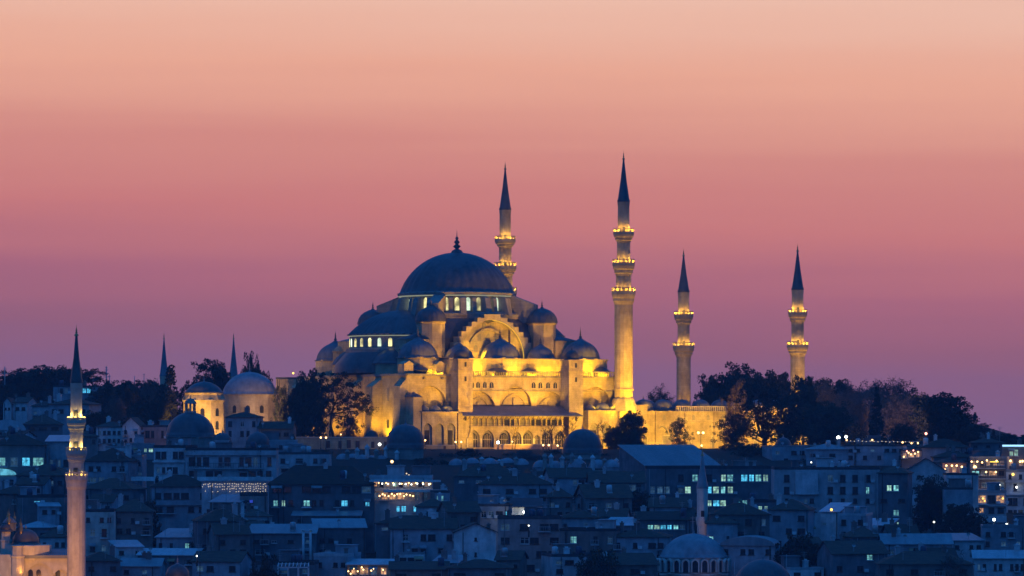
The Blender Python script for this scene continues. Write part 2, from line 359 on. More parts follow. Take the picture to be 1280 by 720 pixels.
# stepped gables with their great arches
steps = [(2.2, 32.4), (4.1, 31.5), (5.7, 30.5), (7.2, 29.4), (8.5, 28.2), (9.7, 26.9), (10.7, 25.6)]
for sgn, rot in ((1, 0), (-1, pi)):
    m = MB(); arc = archpts(0, 8.7, 21.9, .06, 14)
    half = []; pw = 0
    for w, z in steps: half += [(pw, z), (w, z)]; pw = w
    half.append((10.7, 21))
    top = half
    r_arc = [p for p in arc if p[0] >= -1e-6][::-1]   # right spring up to crown
    r_arc = sorted(r_arc, key=lambda p: p[0])          # crown to right spring
    right = top + [(8.7, 21)] + r_arc[::-1]
    for q in (right, [(-x, z) for x, z in right]): m.prism(q, -18.2, -16.3, 0)
    m.prism([(-9.2, 21), (9.2, 21), (9.2, 22)] + archpts(0, 8.9, 22.0, .06, 14)[::-1] + [(-9.2, 22)], -15.9, -15.5, 0)
    for s in (-1, 1):
        m.prism([(s * 5.6, 21), (s * 8.6, 21), (s * 8.6, 22)] + [(s * x, z) for x, z in ((8.0, 25.4), (7.1, 27), (5.9, 28.5))] + [(s * 5.6, 28.6)], -16.9, -15.9, 0)
    arch = archpts(0, 5.4, 22.6, .1, 10); outer = archpts(0, 5.9, 22.7, .1, 10)
    m.prism([(-5.9, 21)] + outer + [(5.9, 21), (5.4, 21)] + arch[::-1] + [(-5.4, 21)], -16.4, -15.9, 0)
    m.xf(rot); gable = m.build('stepped_gable', 'stone', mosque)
    m = MB(); arc2 = archpts(0, 8.46, 21.9, .06, 24); arc3 = archpts(0, 8.62, 21.9, .06, 24)
    m.prism([(x, z) for x, z in arc3 if x > 0] + [(x, z) for x, z in arc2 if x > 0][::-1], -18.32, -18.2, 0); m.xf(rot)
    m.build('arch_lamps', 'arch_gold', gable)
    for z, xs_ in ((23.2, (-3.4, -1.2, 1.2, 3.4)), (26.0, (-2.4, 0, 2.4)), (28.6, (-1.1, 1.1))):
        for x in xs_:
            m = MB(); m.prism([(x - .48, z), (x + .48, z), (x + .48, z + 1.2)] + archpts(x, .48, z + 1.2)[::-1][1:-1] + [(x - .48, z + 1.2)], -16.02, -15.85); m.xf(rot)
            m.build('window', 'stone_dark', gable)
# weight towers
for sx in (-1, 1):
    for sy in (-1, 1):
        c = (sx * 15.3, sy * 15.3)
        m = MB(); m.lathe([(3.6, 19), (3.45, 24), (3.4, 30.0), (3.65, 30.2), (3.65, 30.5)], c, 8, pi / 8, 2 * pi + pi / 8, smooth=False)
        t = m.build('weight_tower', 'stone', mosque)
        m = MB(); m.lathe([(3.75, 30.5), (3.65, 30.9), (3.4, 31.9), (2.85, 32.8), (2.0, 33.5), (.95, 34.0), (.02, 34.3)], c, ribs=20, ribh=.05); cp = m.build('cap', 'lead', t)
        m = MB(); m.lathe(finial_prof(34.2, 2.2, .3), c, 8); m.build('finial', 'lead', cp)
for sx in (-1, 1):
    for sy in (-1, 1):
        x0, x1 = sorted((sx * 17.4, sx * 23.5)); y0, y1 = sorted((sy * 12.2, sy * 18.2))
        m = MB(); m.box(x0, x1, y0, y1, 19, 26.2); bk = m.build('shoulder_block', 'stone', mosque)
        m = MB(); m.add([(x0 - .2, y0 - .2, 26.2), (x1 + .2, y0 - .2, 26.2), (x1 + .2, y1 + .2, 26.2), (x0 - .2, y1 + .2, 26.2), ((x0 + x1) / 2 - sx * 2, (y0 + y1) / 2, 27.8)], [(0, 1, 4), (1, 2, 4), (2, 3, 4), (3, 0, 4), (3, 2, 1, 0)]); m.build('roof', 'lead', bk)
        x0, x1 = sorted((sx * 18.2, sx * 19.6)); m = MB(); m.lathe([(2.6, 19), (2.6, 23.6), (2.8, 23.8), (1.6, 24.9), (.02, 25.4)], (sx * 22.5, sy * 17.6), 8, smooth=False); m.build('turret', 'stone', mosque)
# half domes to both ends with their window bands
for s in (-1, 1):
    a0 = pi / 2 if s < 0 else -pi / 2; cx = s * 14.6
    sd_ = dome('half_dome', (cx, 0), 13.2, 6.0, 27.7, a0=a0, a1=a0 + pi, ribs=26)
    m = MB(); m.lathe([(14.2, 23.2), (14.2, 24.1), (13.2, 24.3), (13.2, 27.2), (13.6, 27.35), (13.6, 27.75)], (cx, 0), 32, a0, a0 + pi, smooth=False)
    band = m.build('half_drum', 'stone_dark', mosque)
    m = MB(); m.lathe([(13.3, 27.16), (13.55, 27.3), (13.55, 27.22), (13.3, 27.08)], (cx, 0), 32, a0, a0 + pi); m.build('cornice_lamps', 'cornice_glow', band)
    for k in range(15):
        a = a0 + pi * (k + .5) / 15
        m = MB(); m.prism([(-.45, 24.6), (.45, 24.6), (.45, 26.1)] + archpts(0, .45, 26.1)[::-1][1:-1] + [(-.45, 26.1)], -.05, .05)
        m.xf(a + pi / 2, (cx + 13.24 * cos(a), 13.24 * sin(a), 0)); m.build('window', 'mosque_white' if k % 4 == 2 else 'mosque_glow', band)
    m = MB(); m.lathe([(17, 18.2), (16.8, 20.3), (14.3, 23.2)], (cx, 0), 40, a0, a0 + pi); m.build('lower_roof', 'lead', mosque)
    for sy in (-1, 1):
        dome('corner_half_dome', (s * 22.5, sy * 10.5), 5.6, 3.6, 20.6, ribs=18)
        m = MB(); m.lathe([(5.8, 17.6), (5.7, 20.5)], (s * 22.5, sy * 10.5), 8, pi / 8, 2 * pi + pi / 8, smooth=False); m.build('half_dome_base', 'stone', mosque)
        m = MB(); m.box(s * 15.2 - 1.4, s * 15.2 + 1.4, sy * 13.4 - 1.4, sy * 13.4 + 1.4, 20, 27); m.build('buttress', 'stone', mosque)
# aisle domes
for sy in (-1, 1):
    for x, a, h, fin in ((-22.3, 4.6, 4.2, 2.4), (-11.2, 3.3, 3.0, 1.6), (0, 4.75, 4.2, 2.4), (11.2, 3.3, 3.0, 1.6), (22.3, 4.6, 4.4, 2.6)):
        c = (x, sy * 21.9)
        dome('aisle_dome', c, a, h, 21.75, 'lead_mid', tip=.9, ribs=26 if a > 4 else 18, fin=(fin, .28), lip=.3)  # lighter lead brightens these domes as if by the floodlights
        m = MB(); m.lathe([(a + .35, 17.4), (a + .3, 21.4), (a + .55, 21.6), (a + .55, 21.8)], c, 8, pi / 8, 2 * pi + pi / 8, smooth=False); m.build('aisle_drum', 'stone', mosque)
    m = MB(); y0, y1 = sorted((sy * 26.4, sy * 16.6)); m.box(-16.2, 27.2, y0, y1, 17.3, 21.3)
    yf = sy * 26.4; m.box(-16.4, 27.4, min(yf, yf + sy * .25), max(yf, yf + sy * .25), 21.25, 21.6)
    m.build('aisle_wall', 'stone', mosque)
    m = MB(); m.box(-16.1, 27.1, y0 + .1, y1 - .1, 21.3, 21.62); m.build('aisle_roof', 'lead', mosque)
# porch roofs and odd lean-to roofs standing on the terrace behind the balustrade
for x, w in ((-3.6, 3.4), (5.4, 2.6)):
    m = MB(); m.lathe([(w, 18.3), (w * .5, 19.0), (.1, 19.5)], (x, -26.4), 8, pi, 2 * pi, smooth=False); m.lathe([(w * .8, 17.5), (w * .8, 18.3)], (x, -26.4), 8, pi, 2 * pi, smooth=False)
    m.build('small_roof', 'lead', mosque)
for c in ((-24.5, -26.3), (25.5, -26.0)):
    m = MB(); m.lathe([(2.6, 18.6), (1.5, 19.4), (.02, 20)], c, 16); m.lathe([(2.3, 17.3), (2.3, 18.6)], c, 8, smooth=False); m.build('small_roof', 'lead', mosque)
for x in (-28.0, -19.5):
    m = MB(); m.box(x - 1.2, x + 1.2, -28.2, -25, 17.3, 20.0); m.prism([(x - 1.4, 20), (x + 1.4, 20), (x, 20.8)], -28.4, -24.8); m.build('roof_block', 'stone', mosque)

# outer walls
WY = -29.0
m = MB()
m.archwall(-29, -17.3, 0, 17.4, WY, 1.1, [(-22.6, 4.3, 7.0, 10.2)], pt=.1)
Y9 = 975
m.archwall(-17.3, 17.3, 0, 17.4, WY, 1.0, [(-9.3, 4.2, 7.0, 9.0), (0.4, 4.3, 7.0, 10.2), (10.1, 4.2, 7.0, 9.0)], pt=.12)
m.archwall(17.3, 29, 0, 17.4, WY, .9, [(22.4, 4.3, 7.0, 10.2)], pt=.12)
for cx, r, zs in ((-9.3, 3.3, 8.6), (.4, 3.4, 9.4), (10.1, 3.3, 8.6)):       # inner order of each blind arch
    arch = archpts(cx, r - .3, zs, .12); outer = archpts(cx, r, zs, .12)
    m.prism([(cx - r, 7)] + outer + [(cx + r, 7), (cx + r - .3, 7)] + arch[::-1] + [(cx - r + .3, 7)], WY + .75, WY + 1.0)
    m.box(cx - .35, cx + .35, WY + .72, WY + 1.0, 7, zs + r * .8)
m.box(-29, 29, 28.6, 29, 0, 17.4); m.box(28.6, 29, -28.9, 28.6, 0, 17.4); m.box(-29, -28.6, -28.4, 28.6, 0, 17.4)
wall = m.build('wall', 'stone', mosque)
m = MB(); m.box(-28.8, 28.8, -28.3, 28.8, 17.25, 17.45); m.build('terrace_roof', 'lead', mosque)
m = MB()
m.box(-29.35, -28.9, -29.35, 29.3, 17.25, 17.75); m.box(-29.3, -17.4, -29.35, -28.9, 17.25, 17.75)
m.box(-17.3, 29.3, -29.3, -28.95, 17.0, 17.3)
m.box(-17.2, 29.25, -29.18, -28.99, 13.75, 13.95)
m.build('cornice', 'stone_dark', mosque)  # darker stone than the walls, so the cornice lines stand out
for x0, x1 in ((-13.6, 13.9), (17.9, 28.8)):
    m = MB(); m.box(x0, x1, -29.22, -28.98, 18.35, 18.55); k = int((x1 - x0) / .62)
    for i in range(k + 1): x = x0 + (x1 - x0) * i / k; m.box(x - .13, x + .13, -29.2, -29.0, 17.3, 18.35)
    m.build('balustrade', 'stone_dark', mosque)
for px in (583, 590, 597.5, 606, 614.5, 667, 675.5, 685, 694):
    x = loc(px, 975, WY); m = MB(); m.prism([(x - .5, 14.5), (x + .5, 14.5), (x + .5, 15.3)] + archpts(x, .5, 15.3)[::-1][1:-1] + [(x - .5, 15.3)], WY - .03, WY + .1, 0)
    w_ = m.build('window', 'glass', wall)
    m = MB(); m.box(x - .06, x + .06, WY - .06, WY - .03, 14.5, 15.8); m.box(x - .62, x + .62, WY - .12, WY + .05, 14.32, 14.49); m.build('frame', 'stone_fine', w_)
for px, py in ((530, 474), (553, 474)):
    x = loc(px, 975, WY); m = MB(); m.box(x - .3, x + .3, WY - .5, WY + .1, H(py + 1, 975), H(py - 1, 975)); m.build('water_spout', 'stone_dark', wall)
# flanking stair towers
for px in (577, 715):
    x = loc(px, 973, -31); s_ = 1.95
    m = MB(); m.box(x - s_, x + s_, -31 - s_, -31 + s_ + .5, 0, 20.9); m.box(x - s_ - .15, x + s_ + .15, -31 - s_ - .15, -31 + s_ + .6, 18.45, 18.8); m.box(x - s_ - .2, x + s_ + .2, -31 - s_ - .2, -31 + s_ + .6, 20.9, 21.3)
    t = m.build('stair_tower', 'stone', mosque)
    m = MB(); m.lathe(cap(1.75, 2.3, 21.4, lip=.25), (x, -30.8), ribs=12); m.lathe(finial_prof(23.6, 1.2, .2), (x, -30.8), 8); m.build('cap', 'lead', t)
    for py in (456, 474, 523):
        z = H(py, 970); m = MB(); m.box(x - .28, x + .28, -31 - s_ - .03, -31 - s_ + .1, z - .55, z + .55); m.build('window', 'dark', t)
# side gallery: two storeys of arches under a deep lean-to roof
GX0, GX1, GY = loc(579, 970, -33.2), loc(714, 980, -33.2), -33.2
bx = [loc(p, 972, GY) for p in (592.5, 610, 631, 646, 660, 671.5, 684, 700.5)]
br_ = [1.55, 1.55, 1.55, 1.25, 1.45, .85, 1.5, 1.5]
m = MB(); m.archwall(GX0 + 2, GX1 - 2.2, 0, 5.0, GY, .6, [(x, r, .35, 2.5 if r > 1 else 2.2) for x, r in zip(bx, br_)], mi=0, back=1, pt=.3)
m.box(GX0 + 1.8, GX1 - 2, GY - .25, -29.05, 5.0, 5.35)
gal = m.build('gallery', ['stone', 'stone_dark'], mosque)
for x, r in zip(bx, br_):
    m = MB(); zt_ = 2.4
    m.prism([(x - r * .72, .36), (x + r * .72, .36), (x + r * .72, zt_)] + archpts(x, r * .72, zt_, .3)[::-1][1:-1] + [(x - r * .72, zt_)], GY + .48, GY + .58, 0)
    w_ = m.build('arched_window', 'dark', gal)
    m = MB()
    for dx in (-.36, 0, .36): m.box(x + dx * r - .05, x + dx * r + .05, GY + .42, GY + .48, .36, zt_ + r * (.75 if dx == 0 else .55))
    m.box(x - r * .72, x + r * .72, GY + .42, GY + .48, 2.2, 2.32); m.build('grille', 'stone_fine', w_)
    m = MB()
    for s in (-1, 1): m.box(x + s * (r + .25) - .12, x + s * (r + .25) + .12, GY - .12, GY + .02, .3, 2.5)
    m.build('column', 'marble', gal)
m = MB(); up = []
x = GX0 + 2.4
k = 0
while x < GX1 - 2.6:
    r = .48 if k % 3 else .75
    up.append((x + r, r, 5.5, 6.7 if r < .6 else 6.6)); x += 2 * r + .3; k += 1
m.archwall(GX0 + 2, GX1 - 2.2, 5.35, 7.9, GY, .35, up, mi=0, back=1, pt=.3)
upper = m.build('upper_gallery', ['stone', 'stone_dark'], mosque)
rr_ = random.Random(5)
for x, r, zb, zs in up:
    if rr_.random() < .62:
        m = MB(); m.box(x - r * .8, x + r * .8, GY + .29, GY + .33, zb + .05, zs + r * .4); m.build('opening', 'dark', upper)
m = MB(); m.box(GX0 + 2, GX1 - 2.2, GY - .05, GY + .05, 6.05, 6.12); m.build('railing', 'iron', upper)
m = MB(); x0, x1 = GX0 - 1.1, GX1 + 2.4
m.add([(x0 + 2.3, -29.1, 10.2), (x1 - 2.6, -29.1, 10.2), (x1, -35.2, 7.85), (x0, -35.2, 7.85), (x0, -35.2, 7.7), (x1, -35.2, 7.7), (x1 - 2.6, -29.1, 9.9), (x0 + 2.3, -29.1, 9.9)], [(0, 1, 2, 3), (3, 2, 5, 4), (4, 5, 6, 7), (1, 6, 5, 2), (0, 3, 4, 7)])
m.build('gallery_roof', 'lead_mid', mosque)
m = MB()
for i in range(26): x = x0 + 1 + (x1 - x0 - 2) * i / 25; m.tube((x, -34.6, 7.75), (x, -33.3, 6.9), .06, .06, 4)
m.build('eave_braces', 'frame_brown', mosque)
m = MB(); m.box(GX0 + 1, GX1, -36.5, -33.8, -2, .3); m.build('plinth', 'stone', mosque)
# porches at both ends of the side front
for xa, xb, zt_, nd_, px_ in ((-27.2, -17.9, 8.8, 3, 0), (17.9, 28.0, 9.2, 3, 1)):
    n_ = 3; w = (xb - xa) / n_
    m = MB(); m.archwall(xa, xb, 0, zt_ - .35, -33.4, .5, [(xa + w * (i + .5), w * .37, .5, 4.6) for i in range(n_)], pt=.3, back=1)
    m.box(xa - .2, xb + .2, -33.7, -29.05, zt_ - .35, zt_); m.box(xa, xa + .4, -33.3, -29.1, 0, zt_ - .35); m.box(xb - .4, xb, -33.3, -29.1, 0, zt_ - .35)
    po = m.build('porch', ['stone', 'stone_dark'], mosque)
    for i in range(nd_):
        a = (1.35, 1.9, 1.5)[i] if px_ else 1.45; x = xa + w * (i + .5)
        m = MB(); m.lathe(cap(a, a * .95, zt_ + .1, lip=.1), (x, -31.2), ribs=12); dd = m.build('dome', 'lead_mid', po)
        m = MB(); m.lathe(finial_prof(zt_ + a, 2.2 if px_ else 1.3, .16), (x, -31.2), 8); m.build('finial', 'lead', dd)
        if i != 1:
            m = MB(); xx = xa + w * (i + .5); m.box(xx - w * .2, xx + w * .2, -32.95, -32.88, .6, 4.4); m.build('door', 'dark', po)
m = MB(); m.box(-29.4, -27.2, -33.2, -29.05, 0, 12.2); eb = m.build('entrance_block', 'stone', mosque)
m = MB(); m.lathe([(2.2, 12.2), (1.6, 12.7), (.6, 13.1), (.02, 13.5)], (-28.3, -31.1), 4, pi / 4, 2 * pi + pi / 4, smooth=False); m.build('roof', 'lead', eb)
# great buttresses of the prayer-niche wall
for y in (-27.2, -14.6, -4.6, 6.0, 17.0, 27.0):
    m = MB(); d = 2.6 if y > -20 else 1.7
    m.add([(x, yy, z) for yy in (y - 1.75, y + 1.75) for x, z in ((-29, 0), (-29 - d - .8, 0), (-29 - d, 9), (-29 - d, 14.8), (-29, 16.6))], [(0, 1, 2, 3, 4), (9, 8, 7, 6, 5), (1, 6, 7, 2), (2, 7, 8, 3), (3, 8, 9, 4)])
    m.build('buttress', 'stone', mosque)
for y, z, h in ((-19.5, 5.0, 1.9), (-19.5, 11.3, 3.2), (-23.0, 1.0, 1.6), (-9.5, 5.0, 1.9), (1, 5.0, 1.9), (-20.5, 1.0, 1.2)):
    m = MB(); m.box(-29.06, -28.95, y - .5, y + .5, z, z + h); m.build('window', 'glass' if z != 11.3 else 'stone_dark', wall)

# courtyard on the right
CX1 = 84.0
m = MB(); CYF = -28.2
m.box(29.2, 37.5, CYF, CYF + 1, -1, 10.6); m.box(37.5, CX1, CYF + .2, CYF + 1.2, -1, 9.1)
m.box(29.2, 37.7, CYF - .2, CYF, 10.3, 10.65); m.box(37.7, CX1 + .2, CYF, CYF + .2, 8.8, 9.15)
m.box(CX1 - 1, CX1, CYF + 1.2, 23.5, -1, 9.1); m.box(29.2, CX1 - 1, 22.5, 23.5, -1, 9.1)
m.box(37.8, CX1 - .05, CYF + .05, CYF + .199, 6.3, 6.55)
for i in range(6): x = 40.2 + 8.4 * i; m.box(x - .45, x + .45, CYF - .1, CYF + .19, -1, 8.75)
cw = m.build('courtyard_wall', 'stone', mosque)
for i in range(10):
    x = 42.4 + 4.2 * i; m = MB(); m.prism([(x - .4, 6.9), (x + .4, 6.9), (x + .4, 7.7)] + archpts(x, .4, 7.7)[::-1][1:-1] + [(x - .4, 7.7)], CYF + .16, CYF + .3); m.build('window', 'stone_dark', cw)
for px, py0, py1, wd in ((893, 546, 562, 1.3), (834, 545, 561, 2.1), (806, 548, 562, 1.2), (862, 552, 562, 1.0), (918, 552, 562, 1.0), (945, 552, 562, 1.0)):
    x = loc(px, 990, CYF); yq = CYF + (.2 if x > 37.5 else 0); z0_, z1_ = H(py1, 990), H(py0, 990)
    m = MB(); m.box(x - wd / 2, x + wd / 2, yq - .04, yq + .1, z0_, z1_); w_ = m.build('window', 'stone_dark', cw)
    m = MB(); m.box(x - wd / 2 - .2, x - wd / 2, yq - .1, yq + .05, z0_, z1_ + .2); m.box(x + wd / 2, x + wd / 2 + .2, yq - .1, yq + .05, z0_, z1_ + .2); m.box(x - wd / 2 - .2, x + wd / 2 + .2, yq - .12, yq + .06, z1_ + .003, z1_ + .25); m.build('frame', 'stone_fine', w_)
x = loc(828, 990, CYF); m = MB(); o_ = archpts(x, 1.7, H(543, 990), .3); i_ = archpts(x, 1.45, H(543, 990), .3); m.prism(o_ + i_[::-1], CYF - .05, CYF + .22); m.build('arch', 'stone_dark', cw)  # dark stone paints in the shade of a recess
m = MB(); x0 = loc(846, 1000, CYF); x1 = CX1; m.box(x0, x1, CYF + .25, CYF + .5, 10.15, 10.35); k = 64
for i in range(k + 1): x = x0 + (x1 - x0) * i / k; m.box(x - .12, x + .12, CYF + .28, CYF + .47, 9.15, 10.15)
m.build('balustrade', 'stone_fine', mosque)
m = MB(); m.box(29.3, CX1 - 1, CYF + 1.2, -20, 8.5, 9.0); m.box(76, CX1 - 1, -20, 22.5, 8.5, 9.0); m.box(29.3, 76, 16, 22.5, 8.5, 9.0); m.build('arcade_roof', 'lead', mosque)
for i in range(9):
    c = (33.2 + 5.5 * i, -24.2); a = 2.35
    dome('arcade_dome', c, a, 2.0, 10.0, 'lead_mid', ribs=14, lip=.15, fin=(1.1, .15) if i % 2 else None)
    m = MB(); m.lathe([(a + .3, 8.9), (a + .25, 10.0)], c, 8, smooth=False); m.build('dome_ring', 'stone_dark', mosque)
    if i < 8:
        dome('arcade_dome', (33.2 + 5.5 * i, 19.6), a, 2.2, 10.0, 'lead_mid', ribs=14, lip=.15)
        m = MB(); m.lathe([(a + .3, 8.9), (a + .25, 10.0)], (33.2 + 5.5 * i, 19.6), 8, smooth=False); m.build('dome_ring', 'stone_dark', mosque)
# taller portico bay against the prayer hall
dome('portico_dome', (32.6, -16), 3.0, 2.6, 13.2, 'lead_mid', ribs=16, fin=(1.4, .2))
m = MB(); m.box(29.3, 36.5, -19.8, 20, 8.9, 12.7); m.lathe([(3.3, 12.7), (3.3, 13.2)], (32.6, -16), 8, smooth=False); m.build('portico', 'stone', mosque)

# floodlights of the mosque (parented to it)
def ms(l, t, w, deg=70, col=(1, .62, .12), r=.2): spot(l, t, w, deg, col, r, parent=mosque)
GOLD = (1, .51, .0); WARM = (1, .475, .01)
for x in (-24, -12, 0, 12, 24): ms((x + 17, -58, 1.0), (x, -29, 9.5), 25000 if x < 5 else 35000, 74, WARM if x < 5 else GOLD)
for x in (-22, 0, 22): ms((x + 12, -57, 1), (x, -22, 26), 80000, 46, WARM)
for x in (-11.5, -4.2, 5.0, 10.6): ms((x, -31.4, 10.4), (x - .6, -29, 15), 900, 130, GOLD, .1)
for x in (-24.5, -20.5, 20.5, 25): ms((x, -33.0, 9.6), (x, -29, 14), 900 if x > 0 else 420, 125, GOLD, .1)
for x in (-16.5, 0, 14, 23): ms((x, -40, .5), (x, -33, 6), 3200 if x < 5 else 5200, 110, GOLD, .1)
strip((0, -28.55, 17.6), (0, -26.4, 20.0), 27, .25, 6200, GOLD, mosque)
strip((22.8, -28.4, 17.6), (22.8, -25.9, 19.4), 9, .25, 2200, GOLD, mosque)
strip((-22.5, -28.0, 17.7), (-22.3, -25.5, 20.0), 7, .2, 900, GOLD, mosque)
strip((-18.0, -26.6, 17.7), (-15.0, -25.5, 22), .3, 3, 200, GOLD, mosque)
for x in (-5.7, 5.8): ms((x, -22.6, 21.9), (x * .3, -16.5, 28.5), 5600, 125, GOLD, .15)
ms((0, -17.9, 26.2), (0, -16, 31), 420, 120, GOLD, .1)
for x in (-16.2, -6.2, 6.2, 16.4): ms((x, -26.1, 21.95), (x * 1.1 + 1.5, -21.5, 24.5), 300, 130, WARM, .1)
for x in (-16, 16): ms((x, -24.5, 21.9), (x * .93, -15.3, 28), 2200, 90, WARM)
ms((19.5, -16.5, 21.9), (15.3, -15.3, 29), 2600, 95, WARM); ms((24, -5, 21), (16, 12, 28), 3000, 80, WARM)
for y, w in ((-20.8, 15000), (-9.6, 11000), (.6, 8500), (11.5, 8000), (22, 8000)): ms((-33.4, y, .6), (-28.8, y, 12), w, 105, GOLD if y < -15 else WARM)
for y in (18,): ms((-60, y, 1), (-29, y * .7, 9), 9000, 70, WARM)
ms((-40, -52, 1), (-26, -29, 30), 22000, 60, WARM)
for x, w in ((34, 21000), (46, 22000), (58, 22000), (70, 20000), (81, 22000)): ms((x, -45, .6), (x, -28, 6), w, 92, GOLD)
ms((29, -42, .6), (29.5, -31, 34), 42000, 62, WARM); ms((18, -46, .6), (29.5, -31, 24), 36000, 60, GOLD); ms((44, -52, .6), (29.5, -31, 40), 26000, 50, WARM)

# ------------------------------------------------------------------ minarets
def minaret(name, label, px, Y, tip, coneb, balc, rs, base, mats='stone', z_lit=None, flute=16, group=None, zg=None, cone='lead', fin=.1, lamps=300, col=(1, .54, .05), bulbm='bulb_gold', nl=5):
    """tip/coneb/balc in photograph rows; rs = radii (m) of the shaft sections from the top"""
    X = (px - 640) * Y / F; zz = lambda py: CZ - (py - 540) * Y / F
    zb = ground(X, Y) - .5 if zg is None else zg
    o = empty(name, (X, Y, zb), 0, label, 'minaret', group); h = lambda py: zz(py) - zb
    m = MB(); hc, ht = h(coneb), h(tip); r0 = rs[0]; hh = ht - hc
    m.lathe([(r0 * 1.08, hc - .1), (r0 * 1.1, hc + .25), (r0 * .98, hc + .6), (r0 * .5, hc + hh * .45), (.16, hc + hh * .86), (.12, hc + hh * .87)], (0, 0), 16)
    cn = m.build('spire', cone, o)
    m = MB(); m.lathe(finial_prof(hc + hh * .86, hh * .15 + .3, max(.22, r0 * .16)), (0, 0), 8); m.build('finial', 'gilt', cn)
    m = MB()
    tops = [coneb] + [b[0] for b in balc]
    prof = []
    m.lathe([(r0 * 1.04, hc - .9), (r0 * 1.04, hc - .1)], (0, 0), 16, smooth=False)
    for i, r in enumerate(rs):
        zt = h(tops[i]) if i == 0 else h(balc[i - 1][1])
        zbm = h(balc[i][1]) if i < len(balc) else 0
        m.lathe([(r, zbm), (r * .985, zt)], (0, 0), flute, smooth=False)
    m.build('shaft', mats, o)
    for i, (pt_, pf, pc, rp) in enumerate(balc):
        rb = rp * Y / F; z0, z1, z2 = h(pt_), h(pf), h(pc); rn = rs[i + 1]
        m = MB()
        m.lathe([(rn, z2), (rn * 1.08, z2 + (z1 - z2) * .25), (rn + (rb - rn) * .45, z2 + (z1 - z2) * .35), (rn + (rb - rn) * .5, z2 + (z1 - z2) * .6), (rb * .93, z2 + (z1 - z2) * .7), (rb * .97, z1 - .12), (rb, z1 - .12), (rb, z1 + .06), (rs[i], z1 + .06)], (0, 0), 32, smooth=False)
        bl = m.build('balcony', mats, o)
        m = MB(); n_ = 16
        zs_ = z1 + .06 + (z0 - z1) * .42; m.lathe([(rb, z0 - .22), (rb, z0), (rb - .22, z0), (rb - .22, z0 - .22)], (0, 0), n_, smooth=False); m.lathe([(rb, z1 + .06), (rb, zs_), (rb - .2, zs_), (rb - .2, z1 + .06)], (0, 0), n_, smooth=False)
        for k in range(n_):
            a = 2 * pi * k / n_; m.box(rb - .2, rb - .02, -.17, .17, zs_, z0 - .2)
            q = m.v[-8:]; m.v[-8:] = [(x * cos(a) - y * sin(a), x * sin(a) + y * cos(a), z) for x, y, z in q]
        m.build('parapet', mats, bl)
        m = MB(); r = rs[i]; m.box(-.3, .3, -r - .04, -r + .3, z1 + .1, z1 + 1.7); m.build('door', 'dark', bl)
        if lamps:
            rm = (rb + rs[i]) / 2 + .1
            mm = MB(); mm.ball((0, 0, 0), .17, 0, 6, 4); l0 = mm.build('lamp', bulbm, bl)
            for k in range(2 * nl):
                a = 2 * pi * (k + .5) / (2 * nl); lk = l0 if k == 0 else l0.copy()
                if k: COL.objects.link(lk); lk.parent = bl
                lk.location = (rm * cos(a), rm * sin(a), z1 + .7)
            for k in range(nl):
                a = -pi / 2 + (k - (nl - 1) / 2) * 1.05
                point((rm * cos(a), rm * sin(a), z1 + 1.0), lamps, col, .1, bl)
    return o
G = 'tall floodlit minarets of the great mosque'
minaret('minaret', 'tallest stone minaret with three lit balconies, right of the great dome', 779.5, 986, 190, 252, [(286, 293, 304, 13), (324, 332, 346, 14), (359, 368, 381, 15)], [1.42, 1.62, 1.85, 2.25], 560, group=G)
minaret('minaret', 'three balcony minaret rising behind the great dome, its foot hidden', 631.5, 1041, 203, 262, [(295, 302, 311, 13), (328, 336, 346, 14), (359, 367, 379, 14.5)], [1.45, 1.6, 1.85, 2.2], 500, group=G)
minaret('minaret', 'two balcony minaret rising above the small courtyard domes', 854.5, 1056, 312, 365, [(389, 396, 408, 12), (428, 435, 448, 13.5)], [1.45, 1.55, 1.85], 505, group=G)
minaret('minaret', 'two balcony minaret whose lower half hides behind the trees', 997, 1014, 306, 362, [(387, 393, 405, 12), (427, 434, 446, 13.5)], [1.45, 1.55, 1.8], 560, group=G)
# base of the tallest one: flared square foot against the wall
a_ = [o for o in COL.objects if o.name == 'minaret'][0]
m = MB(); m.box(-2.6, 2.6, -2.6, 2.6, 0, 9.5, rz=TH); m.lathe([(3.6, 9.5), (2.6, 12.5), (2.35, 12.8)], (0, 0), 8, pi / 8 + TH, 2 * pi + pi / 8 + TH, smooth=False); m.lathe([(2.5, 14.5), (2.5, 14.9)], (0, 0), 16, smooth=False); m.build('foot', 'stone', a_)
for (x, y, z, tx, ty, w) in ((83, -38, .5, 82.5, -26, 26000), (72, -36, .5, 82.5, -26, 18000), (66, -2, 9.6, 78.5, 22, 12000), (75.2, 18.6, 9.4, 78.5, 22, 1500), (78.4, 17.2, 9.4, 78.8, 22, 1500), (22, 18, 18, 29, 31, 12000), (26, 10, 18, 29, 31, 9000)):
    ms((x, y, z), (tx, ty, z + 22), w, 60, WARM)
ms((24, -22, 22), (29.5, -31, 48), 8000, 50, WARM)

for px, lab in ((205, 'thin dark distant spire left of the mausoleum domes, partly behind a tall tree'), (292, 'thin pale distant spire rising just behind the larger mausoleum dome')):
    minaret('minaret', lab, px, 1500, 416, 470, [(500, 506, 512, 6)], [1.55, 1.5], 560, lamps=0, cone='lead_mid', group='distant spires')
# ------------------------------------------------------------------ the slender minaret of the waterside mosque, bottom left
nm = minaret('minaret', 'near minaret with three lit balconies standing before the town, bottom left', 95.5, 600, 409, 478, [(522, 528, 540, 12), (559, 567, 579, 13.2), (590, 599, 612, 14)], [.86, .98, 1.12, 1.38], 720, mats='stone_fine', lamps=150, col=(1, .66, .17), bulbm='bulb_gold', zg=12, cone='lead')
m = MB(); m.lathe([(1.62, 3), (1.62, 19.0), (1.45, 19.6)], (0, 0), 16, smooth=False); m.build('foot', 'marble', nm)
